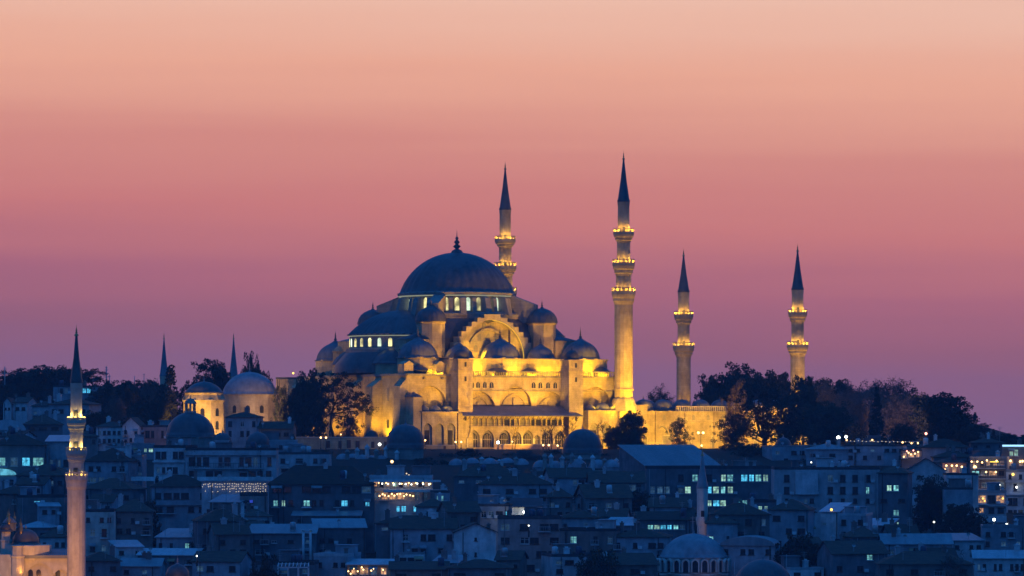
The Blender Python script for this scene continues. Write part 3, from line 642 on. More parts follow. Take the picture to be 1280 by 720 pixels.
# ------------------------------------------------------------------ mausoleums and domed halls round the mosque
def domed_hall(name, label, px, Y, rpx, py_base, walltop, domebase, domesag, wm='stone', dm='lead', ribs=24, sides=8, fin=None, tier=None, cat='building', windows=0, roof_over=.25, group=None, lantern=False):
    s = Y / F; X = (px - 640) * s; z = lambda p: CZ - (p - 540) * s; zb = z(py_base); r = rpx * s
    o = empty(name, (X, Y, zb), 0, label, cat, group); h = lambda p: z(p) - zb
    m = MB(); ph = pi / sides - pi / 2
    m.lathe([(r, -4), (r, h(walltop) - .35), (r + .22, h(walltop) - .3), (r + .22, h(walltop))], (0, 0), sides, ph, ph + 2 * pi, smooth=False); wl = m.build('wall', wm, o)
    a = (rpx * .97 if tier is None else tier[0]) * s
    m = MB(); zt = h(domebase)
    m.lathe([(r + .2, h(walltop) + .003), (a + .25, zt - .3 if tier is None else h(tier[1])), (a + .2, zt)], (0, 0), 32 if tier is None else 8, smooth=False); m.build('drum', dm if tier is None else wm, o)
    m = MB(); m.lathe(cap(a, (domebase - domesag) * s, zt, lip=.2), (0, 0), ribs=ribs); d = m.build('dome', dm, o)
    f = MB(); top = h(domesag)
    if lantern:
        f.lathe([(1.3, top - .3), (1.3, top + .2), (1.2, top + .2)], (0, 0), 8); f.lathe(cap(1.25, 1.0, top + 2.1, lip=.15), (0, 0), 12)
        for k in range(8): f.tube((1.1 * cos(k * pi / 4), 1.1 * sin(k * pi / 4), top), (1.1 * cos(k * pi / 4), 1.1 * sin(k * pi / 4), top + 2.1), .14, .14, 5)
        f.lathe(finial_prof(top + 3, 1.2, .15), (0, 0), 6); f.build('lantern', 'stone_dark', d)
    else:
        f.lathe(finial_prof(top, (fin or 2.0), .22), (0, 0), 8); f.build('finial', 'lead_pale', d)
    for k in range(windows):
        a_ = -pi / 2 + (k - (windows - 1) / 2) * 2 * pi / sides; rr = r * cos(pi / sides)
        for zz, hh in ((h(walltop) * .18, 1.5), (h(walltop) * .55, 1.3)):
            m = MB(); m.prism([(-.5, zz), (.5, zz), (.5, zz + hh)] + archpts(0, .5, zz + hh)[::-1][1:-1] + [(-.5, zz + hh)], -.05, .05); m.xf(a_ + pi / 2, (rr * cos(a_), rr * sin(a_), 0)); m.build('window', 'glass', wl)
    return o
t1 = domed_hall('mausoleum', 'small octagonal mausoleum glowing orange under a two tiered dome', 255, 985, 27, 545, 500, 490, 477, tier=(23, 494), windows=3, cat='mausoleum', ribs=20)
spot((-82, 966, 58), (-75, 982, 62), 38000, 90, (1, .5, .03)); spot((-68, 971, 58), (-73.5, 983, 61), 15000, 100, (1, .52, .12))
domed_hall('mausoleum', 'large pinkish stone mausoleum with broad ribbed dome', 312, 1012, 35, 545, 493, 492, 465, dm='lead_pale', windows=3, cat='mausoleum', ribs=30, sides=12, fin=3)
spot((-70, 984, 60), (-65, 1004, 63), 3800, 90, (1, .5, .26))
domed_hall('domed_hall', 'dark bathhouse dome with lantern cap before the orange mausoleum', 238, 925, 31, 565, 546, 543, 515, wm='stone_dark', cat='domed hall', lantern=True, ribs=20)
domed_hall('domed_hall', 'dark domed hall standing before the left end of the mosque front', 507, 930, 24, 585, 560, 556, 530, wm='stone_dark', cat='domed hall', fin=1.6)
domed_hall('domed_hall', 'dark domed hall standing before the right stair tower of the mosque', 728, 930, 25, 590, 566, 562, 536, wm='stone_dark', cat='domed hall', fin=1.6)
domed_hall('domed_hall', 'squat lead dome on a dark base among left rooftops beside the lantern dome', 278, 915, 12, 572, 556, 553, 541, wm='stone_dark', cat='domed hall', fin=1)
domed_hall('domed_hall', 'low dark dome over the long terraced block, right of the squat lead dome', 322, 912, 15, 575, 560, 557, 540, wm='stone_dark', cat='domed hall', fin=1)
domed_hall('domed_hall', 'tiny pale dome by lamp on terrace wall under the plane tree', 465, 962, 9, 562, 548, 546, 538, wm='stone', cat='domed hall', fin=.8)
domed_hall('domed_hall', 'small dark dome under the broad trees right of the courtyard', 979, 930, 10, 575, 562, 560, 547, wm='stone_dark', cat='domed hall', fin=.8)
# waterside mosque with the arched dome ring, bottom right of centre
rp = domed_hall('domed_mosque', 'dim lead dome over a ring of arched windows beside the thin unlit minaret', 867, 720, 45, 735, 716, 695, 667, wm='marble', dm='lead_pale', tier=(42, 715), cat='mosque', ribs=36, fin=1.2)
sR = 720 / F
for k in range(24):
    a = 2 * pi * k / 24; rr = 6.25; zb_ = (735 - 714) * sR; m = MB()
    o_ = archpts(0, .72, zb_ + 1.5, .2); i_ = archpts(0, .5, zb_ + 1.5, .2)
    m.prism([(-.72, zb_)] + o_ + [(.72, zb_), (.5, zb_)] + i_[::-1] + [(-.5, zb_)], -.3, .25); m.xf(a + pi / 2, (rr * cos(a), rr * sin(a), 0)); m.build('arch', 'marble', rp)
    m = MB(); m.prism([(-.5, zb_)] + i_ + [(.5, zb_)], -.02, .02); m.xf(a + pi / 2, ((rr - .05) * cos(a), (rr - .05) * sin(a), 0)); m.build('window', 'glass', rp)
point((P(893, 711, 709)), 60, (1, .62, .7), .4)
minaret('minaret', 'thin unlit minaret with one balcony behind the bottom dome', 878, 740, 562, 610, [(646, 650, 657, 8.3)], [1.0, .98], 680, mats='marble', lamps=0, cone='lead_pale')
spot(P(884, 700, 728), P(878, 640, 740), 900, 40, (1, .6, .62)); spot(P(850, 690, 722), P(876, 625, 740), 700, 40, (.7, .6, 1))
domed_hall('domed_hall', 'plain blue lead dome at the bottom edge right of the arched dome', 954, 690, 36, 745, 727, 724, 699, wm='stone_dark', cat='domed hall', ribs=30, fin=.6)
domed_hall('domed_hall', 'small dome with orange lit flanks at the bottom edge, lower left', 222, 640, 15, 735, 722, 721, 705, wm='stone', cat='domed hall', fin=1.4)
for x in (212, 222, 234): spot(P(x, 727, 634), P(x + 1, 705, 640), 60, 90, (1, .45, .1), .05)

# ------------------------------------------------------------------ the waterside mosque corner, bottom left
ym = empty('waterside_mosque', P(42, 735, 600), 0, 'orange lit corner of a waterside mosque with a grey dome, bottom left', 'mosque')
sY = 600 / F; u = lambda px: (px - 42) * sY; v_ = lambda py: (735 - py) * sY
m = MB(); m.archwall(u(28), u(86), -3, v_(698), 0, .35, [(u(50), 2.1, -2, 1.3), (u(76), 1.0, -2, 1.6)], pt=.12); m.box(u(28), u(86), .36, 9, -3, v_(698)); m.box(u(-12), u(26), -1.5, 9, -3, v_(693)); m.build('wall', 'stone_fine', ym)
m = MB(); m.box(u(27), u(88), -.4, 9.2, v_(698), v_(694)); m.add([(u(27), -.4, v_(694)), (u(88), -.4, v_(694)), (u(84), 7, v_(688)), (u(29), 7, v_(688))], [(0, 1, 2, 3)]); m.build('roof', 'lead_mid', ym)
for px in (38, 48, 72): 
    m = MB(); x = u(px); m.prism([(x - .35, 1.4), (x + .35, 1.4), (x + .35, 2.3)] + archpts(x, .35, 2.3)[::-1][1:-1] + [(x - .35, 2.3)], .28 if px != 60 else -.05, .33); m.build('window', 'glass', ym)
m = MB(); m.lathe([(u(62) - u(29.5), v_(700)), (u(62) - u(29.5), v_(682)), (2.1, v_(681)), (2.1, v_(679.5))], (u(30), 3.2), 8, pi / 8, 2 * pi + pi / 8, smooth=False); m.build('drum', 'stone_fine', ym)
m = MB(); m.lathe(cap(1.95, 2.15, v_(680)), (u(29), 3.2), ribs=18); yd = m.build('dome', 'lead', ym); m = MB(); m.lathe(finial_prof(v_(662), .9, .12), (u(29), 3.2), 8); m.build('finial', 'gilt', yd)
for px, pt_, w in ((5, 664, 9), (23, 683, 11)):
    m = MB(); a = w * sY * .75; m.lathe([(a, -3), (a, v_(pt_ + 14)), (a * 1.12, v_(pt_ + 13)), (a * 1.12, v_(pt_ + 11)), (a * .9, v_(pt_ + 11)), (a * .9, v_(pt_)), (a * 1.05, v_(pt_ - 1)), (a * .02, v_(pt_ - 1.2))], (u(px), -1.2 if px > 10 else 2), 8, smooth=False); tt = m.build('turret', 'stone_fine', ym)
    if px < 10:
        m = MB(); m.lathe(cap(a * .95, 1.0, v_(pt_ - 1)), (u(px), 2), ribs=12); m.build('cap', 'lead', tt)
for px, pt_ in ((9, 636), (5, 640), (14, 640), (24, 648), (20, 651)):
    m = MB(); k = v_(pt_); m.lathe([(.22, k - 2.3), (.3, k - 1.7), (.1, k - 1.3), (.2, k - .9), (.05, k - .6), (.02, k)], (u(px), 2 + (px % 3)), 8); m.build('gilded_finial', 'gilt', ym)
m = MB(); m.lathe([(.95, v_(664)), (.95, v_(655)), (1.1, v_(654)), (.6, v_(649)), (.1, v_(646))], (u(9), 3), 8, smooth=False); m.lathe([(.5, v_(672)), (.5, v_(660)), (.1, v_(654))], (u(22), 3.5), 8, smooth=False); m.build('small_turret', 'lead_mid', ym)
OR = (1, .42, .045)
spot(P(28, 719, 597.6), P(30, 690, 599), 160, 120, OR, .08); spot(P(60, 730, 585), P(56, 700, 600), 6500, 100, OR); spot(P(20, 735, 585), P(16, 700, 600), 800, 90, (1, .36, .1))
spot(P(45, 692, 598), P(48, 680, 602.5), 70, 140, OR, .08); spot(P(110, 745, 580), P(93, 680, 600), 7000, 60, (1, .40, .17))
point(P(3, 712, 596), 25, (1, .9, .75), .2)

# ------------------------------------------------------------------ the theological school in front: rows of little domes and chimneys
def school(label, x0, x1, Y, ptop, domes, chims, wm, rpx=11):
    s = Y / F; o = empty('domed_school', P((x0 + x1) / 2, ptop, Y), 0, label, 'school'); w = (x1 - x0) * s
    m = MB(); m.box(-w / 2, w / 2, 0, 9, -9, 0); m.box(-w / 2 - .2, w / 2 + .2, -.2, 9.2, -.3, .05); m.build('wall', wm, o)
    for i, (px, dy, r) in enumerate(domes):
        a = r * s; x = (px - (x0 + x1) / 2) * s; y = 2.6 + (i % 2) * 3.2
        m = MB(); m.lathe([(a + .1, -.2), (a + .1, dy * s + .4)] + cap(a, a * .85, dy * s + .4, lip=.1), (x, y), ribs=12); d = m.build('dome', 'lead_pale', o)
        if i % 2 == 0: m = MB(); m.lathe(finial_prof(dy * s + .4 + a * .85, .8, .1), (x, y), 6); m.build('finial', 'lead_mid', d)
    for i, (px, hp) in enumerate(chims):
        x = (px - (x0 + x1) / 2) * s; y = .8 + (i * 37 % 5) * .9; hh = hp * s; m = MB(); m.lathe([(.5, -.2), (.45, hh * .8), (.62, hh * .82), (.62, hh * .9), (.3, hh), (.02, hh * 1.12)], (x, y), 8, smooth=False); m.build('chimney', 'w_pale' if i % 3 else 'stone_dark', o)
    return o
school('long school wing with a curving row of small lead domes above a pale wall', 405, 512, 925, 579, [(428, 2, 9), (440, 2, 9), (452, 1, 9), (464, 0, 9), (476, 0, 9), (488, -1, 9), (500, -1, 9)], [(434, 16), (446, 18), (458, 22), (470, 17), (482, 20), (496, 15)], 'stone')
school('dark school wing with tall pale chimneys and low domes right of centre', 664, 812, 905, 588, [(676, 2, 10), (694, 1, 10), (722, 2, 12), (748, 1, 12), (765, 2, 11), (782, 1, 11), (800, 0, 10)], [(681, 20), (689, 19), (703, 17), (715, 20), (725, 17), (741, 18), (756, 14), (771, 14), (788, 13)], 'stone_dark')
school('low school wing with faint domes beneath the mosque arcade', 556, 662, 915, 584, [(570, 0, 10), (590, 1, 10), (612, 0, 11), (634, 1, 10), (652, 0, 10)], [(580, 10), (602, 12), (624, 9), (645, 12)], 'stone_dark')

# ------------------------------------------------------------------ terrace walls
def wall_thing(label, x0, x1, Y, pt_, pb, wm, doors=(), name='terrace_wall'):
    s = Y / F; o = empty(name, P((x0 + x1) / 2, pb, Y), 0, label, 'wall'); w = (x1 - x0) * s; hh = (pb - pt_) * s
    m = MB(); m.box(-w / 2, w / 2, 0, .8, -3, hh - .25); m.build('wall', wm, o); m = MB(); m.box(-w / 2 - .1, w / 2 + .1, -.12, .92, hh - .25, hh); m.build('coping', 'stone_fine', o)
    for px, pw, p0, p1 in doors:
        x = (px - (x0 + x1) / 2) * s; m = MB(); m.box(x - pw * s / 2, x + pw * s / 2, -.05, .1, (pb - p1) * s, (pb - p0) * s); m.build('door', 'frame_brown', o)
    return o
wall_thing('pale terrace wall with small dark doors under the plane tree', 352, 492, 958, 546, 566, 'stone', [(410, 5, 551, 560), (425, 4, 551, 560), (436, 5, 550, 560), (447, 5, 551, 560), (466, 4, 552, 560), (482, 4, 552, 560)])
wall_thing('low grey terrace wall beside the dark domed hall before the porch', 528, 572, 957, 556, 572, 'stone', [(556, 3, 557, 562)])
wall_thing('low parapet wall below the arcade lamps', 618, 700, 953, 555, 572, 'w_pink')
wall_thing('dark retaining wall running under the courtyard floodlights', 782, 960, 952, 562, 582, 'stone_dark', [(838, 8, 556, 566)])
wall_thing('retaining wall below the trees holding the right hilltop terrace', 1000, 1170, 962, 556, 574, 'stone_dark')

# ------------------------------------------------------------------ houses of the town
wincache = {}
def window_mesh(w, h, lit):
    key = (round(w, 1), round(h, 1), lit)
    if key not in wincache:
        w, h = key[0], key[1]; m = MB(); t = .09
        for b in ((-w / 2, -w / 2 + t, 0, h), (w / 2 - t, w / 2, 0, h), (-w / 2, w / 2, 0, t), (-w / 2, w / 2, h - t, h)): m.box(b[0], b[1], .08, .2, b[2] + (0.002 if b[3] - b[2] < t * 1.5 else 0), b[3])
        k = 1 if w < 1.9 else 2
        for i in range(k): x = -w / 2 + w * (i + 1) / (k + 1); m.box(x - .045, x + .045, .09, .19, t, h - t)
        m.box(-w / 2, w / 2, .1, .18, h * .66, h * .66 + .07)
        m.box(-w / 2 - .1, w / 2 + .1, -.14, .1, -.1, .0)
        f = m.build('window', 'frame_brown' if lit == 'd' else 'frame_white'); me = f.data; bpy.data.objects.remove(f)
        p = MB(); p.quad((-w / 2, .15, 0), (w / 2, .15, 0), (w / 2, .15, h), (-w / 2, .15, h))
        mt = {'d': 'glass', 'c': 'lit_cool', 'b': 'lit_cyan', 'g': 'lit_green', 'w': 'lit_warm', 'p': 'pale_glow', 'k': 'dark'}[lit]
        q = p.build('pane', mt); pm = q.data; bpy.data.objects.remove(q); wincache[key] = (me, pm)
    return wincache[key]
def place_Y(t, Hh): return (4 + 112.5 - Hh) / (.119 + (t - 540) / F)
hr = random.Random(11)
def house(name, label, x0, x1, yt, wall='grey', roof='hip', rh=2.2, rmat='tile', rows=(), Y=None, Hh=11, d=9, rz=0, group=None, chim=1, clutter=1, cat=None, band=None, over=.35, frac=.62, wmat=None, sidewall=None):
    if not rz and (x1 - x0) < 75: rz = hr.uniform(-13, 13)
    if Y is None: Y = min(place_Y(yt, Hh), 935)
    s = Y / F; w = (x1 - x0) * s; c = P((x0 + x1) / 2, yt, Y); gz = min(ground(c.x, Y), ground(c.x, Y + d)) - 2.5; gz = min(gz, c.z - 4)
    o = empty(name, (c.x, Y, gz), R(rz), label, cat or 'house', group); zt = c.z - gz; zz = lambda py: CZ - (py - 540) * s - gz
    if rz: w = w / max(.5, cos(R(rz)))
    m = MB(); wins = []
    # front with real openings
    rr = sorted(rows, key=lambda r: -r[0]); z = 0.0
    for yc, hp, pat in rr:
        hw = hp * s; zc = zz(yc); z0, z1 = zc - hw / 2, zc + hw / 2
        if z0 <= z or z1 >= zt: continue
        m.quad((-w / 2, 0, z), (w / 2, 0, z), (w / 2, 0, z0), (-w / 2, 0, z0))
        n = len(pat); mg = min(.6, w * .04); sw = (w - 2 * mg) / n; ww = sw * frac; px_ = -w / 2
        for i, ch in enumerate(pat):
            if ch == '.': continue
            f2 = ww if ch.islower() else sw * .9; f2 *= hr.uniform(.82, 1.12) if ch.islower() else 1; xc = -w / 2 + mg + sw * (i + .5 + hr.uniform(-.04, .04)); xa, xb = xc - f2 / 2, xc + f2 / 2; ch = ch.lower()
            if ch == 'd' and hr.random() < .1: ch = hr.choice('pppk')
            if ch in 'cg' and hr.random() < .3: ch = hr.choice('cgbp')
            m.quad((px_, 0, z0), (xa, 0, z0), (xa, 0, z1), (px_, 0, z1)); px_ = xb
            m.quad((xa, 0, z0), (xa, .3, z0), (xa, .3, z1), (xa, 0, z1)); m.quad((xb, .3, z0), (xb, 0, z0), (xb, 0, z1), (xb, .3, z1))
            m.quad((xa, 0, z0), (xb, 0, z0), (xb, .3, z0), (xa, .3, z0)); m.quad((xa, .3, z1), (xb, .3, z1), (xb, 0, z1), (xa, 0, z1))
            wins.append((xc, z0, f2, hw, ch))
        m.quad((px_, 0, z0), (w / 2, 0, z0), (w / 2, 0, z1), (px_, 0, z1)); z = z1
    m.quad((-w / 2, 0, z), (w / 2, 0, z), (w / 2, 0, zt), (-w / 2, 0, zt))
    m.quad((-w / 2, 0, 0), (-w / 2, d, 0), (-w / 2, d, zt), (-w / 2, 0, zt)); m.quad((w / 2, d, 0), (w / 2, 0, 0), (w / 2, 0, zt), (w / 2, d, zt)); m.quad((w / 2, d, 0), (-w / 2, d, 0), (-w / 2, d, zt), (w / 2, d, zt))
    if roof == 'front': m.add([(-w / 2, 0, zt), (w / 2, 0, zt), (0, 0, zt + rh), (-w / 2, d, zt), (w / 2, d, zt), (0, d, zt + rh)], [(0, 1, 2), (3, 5, 4)])
    if roof == 'gable': m.add([(-w / 2, 0, zt), (-w / 2, d, zt), (-w / 2, d / 2, zt + rh), (w / 2, 0, zt), (w / 2, d, zt), (w / 2, d / 2, zt + rh)], [(0, 1, 2), (3, 5, 4)])
    if roof == 'shed': m.add([(-w / 2, 0, zt), (-w / 2, d, zt), (-w / 2, d, zt + rh), (w / 2, 0, zt), (w / 2, d, zt), (w / 2, d, zt + rh)], [(0, 1, 2), (3, 5, 4), (1, 4, 5, 2)])
    for py, th in (band or ()): m.box(-w / 2 - .15, w / 2 + .15, -.5, .02, zz(py) - th * s / 2, zz(py) + th * s / 2)
    wo_ = m.build('wall', wmat or 'w_' + wall, o)
    for xc, z0, ww, hw, ch in wins:
        me, pm = window_mesh(ww, hw, ch)
        f = bpy.data.objects.new('window', me); COL.objects.link(f); f.parent = o; f.location = (xc, 0, z0)
        p = bpy.data.objects.new('pane', pm); COL.objects.link(p); p.parent = f
    m = MB(); e = over; t = .14
    if roof == 'hip':
        q = min(w / 2 - .2, d / 2); A = [(-w / 2 - e, -e), (w / 2 + e, -e), (w / 2 + e, d + e), (-w / 2 - e, d + e)]
        vs = [(x, y, zt) for x, y in A] + [(x, y, zt + t) for x, y in A] + [(-w / 2 + q, d / 2, zt + rh), (w / 2 - q, d / 2, zt + rh)]
        m.add(vs, [(3, 2, 1, 0), (0, 1, 5, 4), (1, 2, 6, 5), (2, 3, 7, 6), (3, 0, 4, 7), (4, 5, 9, 8), (5, 6, 9), (6, 7, 8, 9), (7, 4, 8)])
    elif roof == 'gable': m.prism([(-e, zt - e * rh / d * 2), (d / 2, zt + rh), (d + e, zt - e * rh / d * 2), (d + e, zt + t), (d / 2, zt + rh + t), (-e, zt - e * rh / d * 2 + t)], -w / 2 - e, w / 2 + e); m.v = [(y, x, z) for x, y, z in m.v]
    elif roof == 'front': m.prism([(-w / 2 - e, zt - e * rh / w * 2), (0, zt + rh), (w / 2 + e, zt - e * rh / w * 2), (w / 2 + e, zt + t - e * rh / w * 2), (0, zt + rh + t), (-w / 2 - e, zt + t - e * rh / w * 2)], -e, d + e)
    elif roof == 'shed': m.prism([(-e, zt - e * rh / d), (d + e, zt + rh + e * rh / d), (d + e, zt + rh + t + e * rh / d), (-e, zt + t - e * rh / d)], -w / 2 - e, w / 2 + e); m.v = [(y, x, z) for x, y, z in m.v]
    elif roof == 'vault': m.prism([(x, zt + z) for x, z in ((w / 2 * cos(pi * i / 16), rh * sin(pi * i / 16)) for i in range(17))][::-1], -e, d + e)
    else:
        m.box(-w / 2, w / 2, 0, d, zt - .02, zt + .08); 
        for b in ((-w / 2 - .05, w / 2 + .05, -.05, .15), (-w / 2 - .05, w / 2 + .05, d - .15, d + .05), (-w / 2 - .05, -w / 2 + .15, .15, d - .15), (w / 2 - .15, w / 2 + .05, .15, d - .15)): m.box(*b, zt + .08, zt + .1 + max(.15, rh))
    ro = m.build('roof', rmat, o)
    zr = zt + (.1 if roof in ('flat', 'vault') else 0)
    for i in range(chim):
        x = hr.uniform(-.4, .4) * w; y = d * hr.uniform(.35, .6); hh = zr + (rh * .75 if roof not in ('flat', 'front') else 0); m = MB(); a = hr.uniform(.3, .5)
        m.box(x - a, x + a, y - a, y + a, zr, hh + 1.2); m.box(x - a - .1, x + a + .1, y - a - .1, y + a + .1, hh + 1.2, hh + 1.35); m.box(x - a * .5, x + a * .5, y - a * .5, y + a * .5, hh + 1.35, hh + 1.6); m.build('chimney', hr.choice(['w_brick', 'w_grey', 'w_brown', 'w_pale']), ro)
    for i in range(clutter):
        x = hr.uniform(-.42, .42) * w; y = hr.uniform(.3, 1.2); hh = zr + (rh * .3 if roof not in ('flat', 'front', 'vault') else 0); k = hr.random(); m = MB()
        if k < .4:
            m.tube((x, y, hh - .3), (x, y, hh + hr.uniform(1.8, 3.4)), .045, .03, 5)
            zt2 = m.v[-1][2]
            for j in range(3): m.tube((x - .6 + j * .12, y, zt2 - .2 - j * .3), (x + .6 - j * .12, y, zt2 - .2 - j * .3), .03, .03, 4)
            m.build('antenna', 'pole', ro)
        elif k < .75:
            m.tube((x, y, hh - .3), (x, y, hh + .7), .05, .05, 5); m.lathe([(.05, 0), (.22, .04), (.36, .12)], (0, 0), 10)
            q = m.v[-30:]; m.v[-30:] = [(a + x, -c2 + y, b + hh + .85) for a, b, c2 in [(vx, vy * .9, vz) for vx, vy, vz in q]]
            m.build('satellite_dish', 'pole', ro)
        else:
            m.lathe([(.02, hh + .3), (.55, hh + .3), (.55, hh + 1.5), (.4, hh + 1.65), (.02, hh + 1.7)], (x, y + 1), 10); m.box(x - .5, x + .5, y + .5, y + 1.5, hh - .5, hh + .3); m.build('water_tank', hr.choice(['tank_blue', 'plastic_white', 'pole']), ro)
    # lived-in bits: balconies, air conditioners, downpipes, awnings, roof sheds
    for xc, z0, ww, hw, ch in wins:
        k = hr.random()
        if k < .13:
            m = MB(); m.box(xc - ww / 2 - .3, xc + ww / 2 + .3, -1.0, -.01, z0 - .3, z0 - .14); b_ = m.build('balcony', hr.choice(['w_grey', 'w_pale', 'w_slate']), o)
            m = MB(); m.box(xc - ww / 2 - .3, xc + ww / 2 + .3, -1.0, -.94, z0 + .62, z0 + .7)
            n_ = max(3, int(ww / .3))
            for i in range(n_ + 1): x = xc - ww / 2 - .28 + (ww + .56) * i / n_; m.box(x - .025, x + .025, -.99, -.95, z0 - .14, z0 + .62)
            m.build('railing', hr.choice(['iron', 'pole']), b_)
        elif k < .25:
            m = MB(); x = xc + ww / 2 + .12; m.box(x, x + .75, -.34, -.01, z0 - .1, z0 + .45); m.build('air_conditioner', 'plastic_white', o)
        elif k < .30:
            m = MB(); m.add([(xc - ww / 2 - .2, -.01, z0 + hw + .25), (xc + ww / 2 + .2, -.01, z0 + hw + .25), (xc + ww / 2 + .2, -.9, z0 + hw - .15), (xc - ww / 2 - .2, -.9, z0 + hw - .15), (xc - ww / 2 - .2, -.9, z0 + hw - .35), (xc + ww / 2 + .2, -.9, z0 + hw - .35)], [(0, 1, 2, 3), (3, 2, 5, 4)]); m.build('awning', hr.choice(['w_pink', 'tin', 'w_ochre', 'w_slate']), o)
    for i in range(1 + (w > 9)):
        x = hr.choice((-1, 1)) * w * hr.uniform(.3, .48); m = MB(); m.tube((x, -.1, .2), (x, -.1, zt - .05), .07, .07, 5); m.build('downpipe', hr.choice(['pole', 'iron', 'frame_brown']), o)
    if roof == 'flat' and w > 5 and Hh > 6 and clutter:
        for i in range(1 + (w > 11)):
            x = hr.uniform(-.33, .33) * w; a = hr.uniform(1.0, 1.9); hh = hr.uniform(1.4, 2.4); y = d * hr.uniform(.3, .55); m = MB(); m.box(x - a, x + a, y, y + 2.4, zt + .08, zt + hh); m.box(x - a - .2, x + a + .2, y - .25, y + 2.6, zt + hh, zt + hh + .12); m.build('roof_shed', hr.choice(['w_grey', 'w_slate', 'w_brown', 'w_dark']), ro)
    o['_w'] = w; o['_zt'] = zt; o['_s'] = s; o['_xc'] = (x0 + x1) / 2; o['_gz'] = gz
    return o
def bulbs(parent, pts, r=.16, m_='bulb_warm', name='string_lights', y=-.5):
    """little lamps hung in front of a house, given by photograph pixels at that house's distance"""
    m = MB(); s = parent['_s']
    r *= .72
    for px, py in pts: m.ball(((px - parent['_xc']) * s, y, CZ - (py - 540) * s - parent['_gz']), r, 0, 6, 4)
    return m.build(name, m_, parent)
def panel(parent, name, x0, x1, y0, y1, mt, y=-.08, th=.1):
    m = MB(); s = parent['_s']; m.box((x0 - parent['_xc']) * s, (x1 - parent['_xc']) * s, y, y + th, CZ - (y1 - 540) * s - parent['_gz'], CZ - (y0 - 540) * s - parent['_gz'])
    return m.build(name, mt, parent)
def rail(parent, x0, x1, py, y=-1.0, depth=1.0):
    """balcony: slab and railing"""
    s = parent['_s']; xa, xb = (x0 - parent['_xc']) * s, (x1 - parent['_xc']) * s; z = CZ - (py - 540) * s - parent['_gz']; m = MB()
    m.box(xa, xb, y, -.003, z - .18, z); b = m.build('balcony', 'w_grey', parent); m = MB(); m.box(xa, xb, y, y + .06, z + .92, z + 1.0); n = max(2, int((xb - xa) / .5))
    for i in range(n + 1): x = xa + (xb - xa) * i / n; m.box(x - .03, x + .03, y + .01, y + .05, z + .003, z + .92)
    m.build('railing', 'iron', b); return b
# ------------------------------------------------------------------ the town, roughly back to front and left to right
TG = 'houses of the old town on the slope'
def h_(label, *a, name='house', **k): k.setdefault('group', TG); return house(name, label, *a, **k)
# --- far left, up the hill
h_('tiny pale house with pointed roof among the hilltop trees, far left edge', 4, 14, 504, 'pale', 'front', 1.3, rows=[(511, 3, 'dd')], Y=990, chim=0, clutter=0)
h_('pale two window cottage right of the tiny pointed house, far left', 17, 34, 503, 'pale', 'gable', 1.2, rows=[(511, 4, 'dd')], Y=985)
h_('grey low cottage at the hill foot just left of the near minaret spire', 40, 62, 508, 'grey', 'hip', 1.4, rows=[(516, 4, 'p.d')], Y=975)
lh = h_('dark hilltop building with cyan lit glazing right of the near minaret spire', 66, 122, 484, 'slate', 'flat', .3, 'felt', rows=[(488.5, 6, '.dp...BB.')], Y=1010, Hh=6, clutter=2)
h_('house with shallow grey roof behind the middle balcony of the near minaret', 60, 112, 506, 'slate', 'hip', 1.6, rows=[(514, 5, 'dd.dd')], Y=968)
h_('pale gabled mansion with a pedimented end on the left slope', 153, 174, 532, 'pale', 'front', 1.8, rows=[(540, 5, 'd.d'), (550, 5, 'ddd')], Y=938, clutter=0)
h_('long pale mansion wing left of its pedimented end', 120, 153, 534, 'pale', 'hip', 1.4, rows=[(541, 5, 'ddddd'), (551, 5, 'ddddd')], Y=942)
pk = h_('low pink facade lit from the street, between mansion and lantern dome', 173, 208, 534, 'pink', 'flat', .4, 'felt', rows=[(543, 9, 'dDd.d')], Y=940)
point(P(190, 549, 930), 260, (1, .55, .4), .08)
h_('narrow house with greenish lit shop front under the pink facade', 158, 193, 556, 'slate', 'flat', .3, 'tin', rows=[(563, 5, 'pp.gG')], Y=925)
# --- left margin
v = h_('low hall with pale blue curved sheet roof at the left edge', -14, 32, 538, 'grey', 'vault', 2.4, 'tin_pale', rows=[(541.5, 2.5, '.ddp.')], d=12, chim=0, clutter=0, Hh=9)
h_('dark tiled house right of the curved sheet roof', 30, 78, 531, 'dark', 'hip', 2.4, rows=[(536, 4, 'ddd')], Y=930, chim=2)
h_('dark workshop with four bright blue windows at the left edge', -8, 58, 557, 'dark', 'hip', 2.4, rows=[(577, 11, 'cpbC'), ], Hh=12, chim=1)
h_('side wing with pale sloping sheet roof and dim windows left of the near minaret', 58, 88, 552, 'grey', 'shed', 1.2, 'tin_pale', rows=[(579, 9, 'ppd')], Hh=12, chim=0, clutter=0)
sk = h_('glass vaulted shop with lit skylight at the left edge', -10, 20, 594, 'slate', 'vault', 1.3, M['lit_skylight'], rows=[(603, 7, 'C.d')], chim=0, clutter=0, Hh=7)
h_('dark long roofed row under the four blue windows', 20, 84, 595, 'dark', 'hip', 2.4, rows=[(604, 6, 'dd.dd'), (614, 6, 'd.dd.')], chim=2, clutter=2)
h_('brown house with small cyan lamp above its lit doorway, left', 22, 80, 622, 'brown', 'flat', .4, 'felt', rows=[(627, 2.5, '..B...'), (646, 9, '....pGd')], Hh=12, clutter=2)
h_('lean-to with pale tilted roof left of the near minaret', 50, 74, 633, 'slate', 'shed', 1.1, 'tin_pale', rows=[(640, 5, 'dd')], rz=12, chim=0, clutter=0)
h_('low shed with pale blue hipped roof beside the waterside mosque dome', 22, 62, 660, 'dark', 'hip', 1.2, 'tin_pale', rows=[(668, 4, 'd.d')], chim=0, clutter=1, Hh=8)
h_('dark house behind the waterside mosque roof, left of the near minaret', 50, 84, 672, 'grey', 'hip', 1.6, rows=[(681, 6, 'd.dd')], Hh=9)
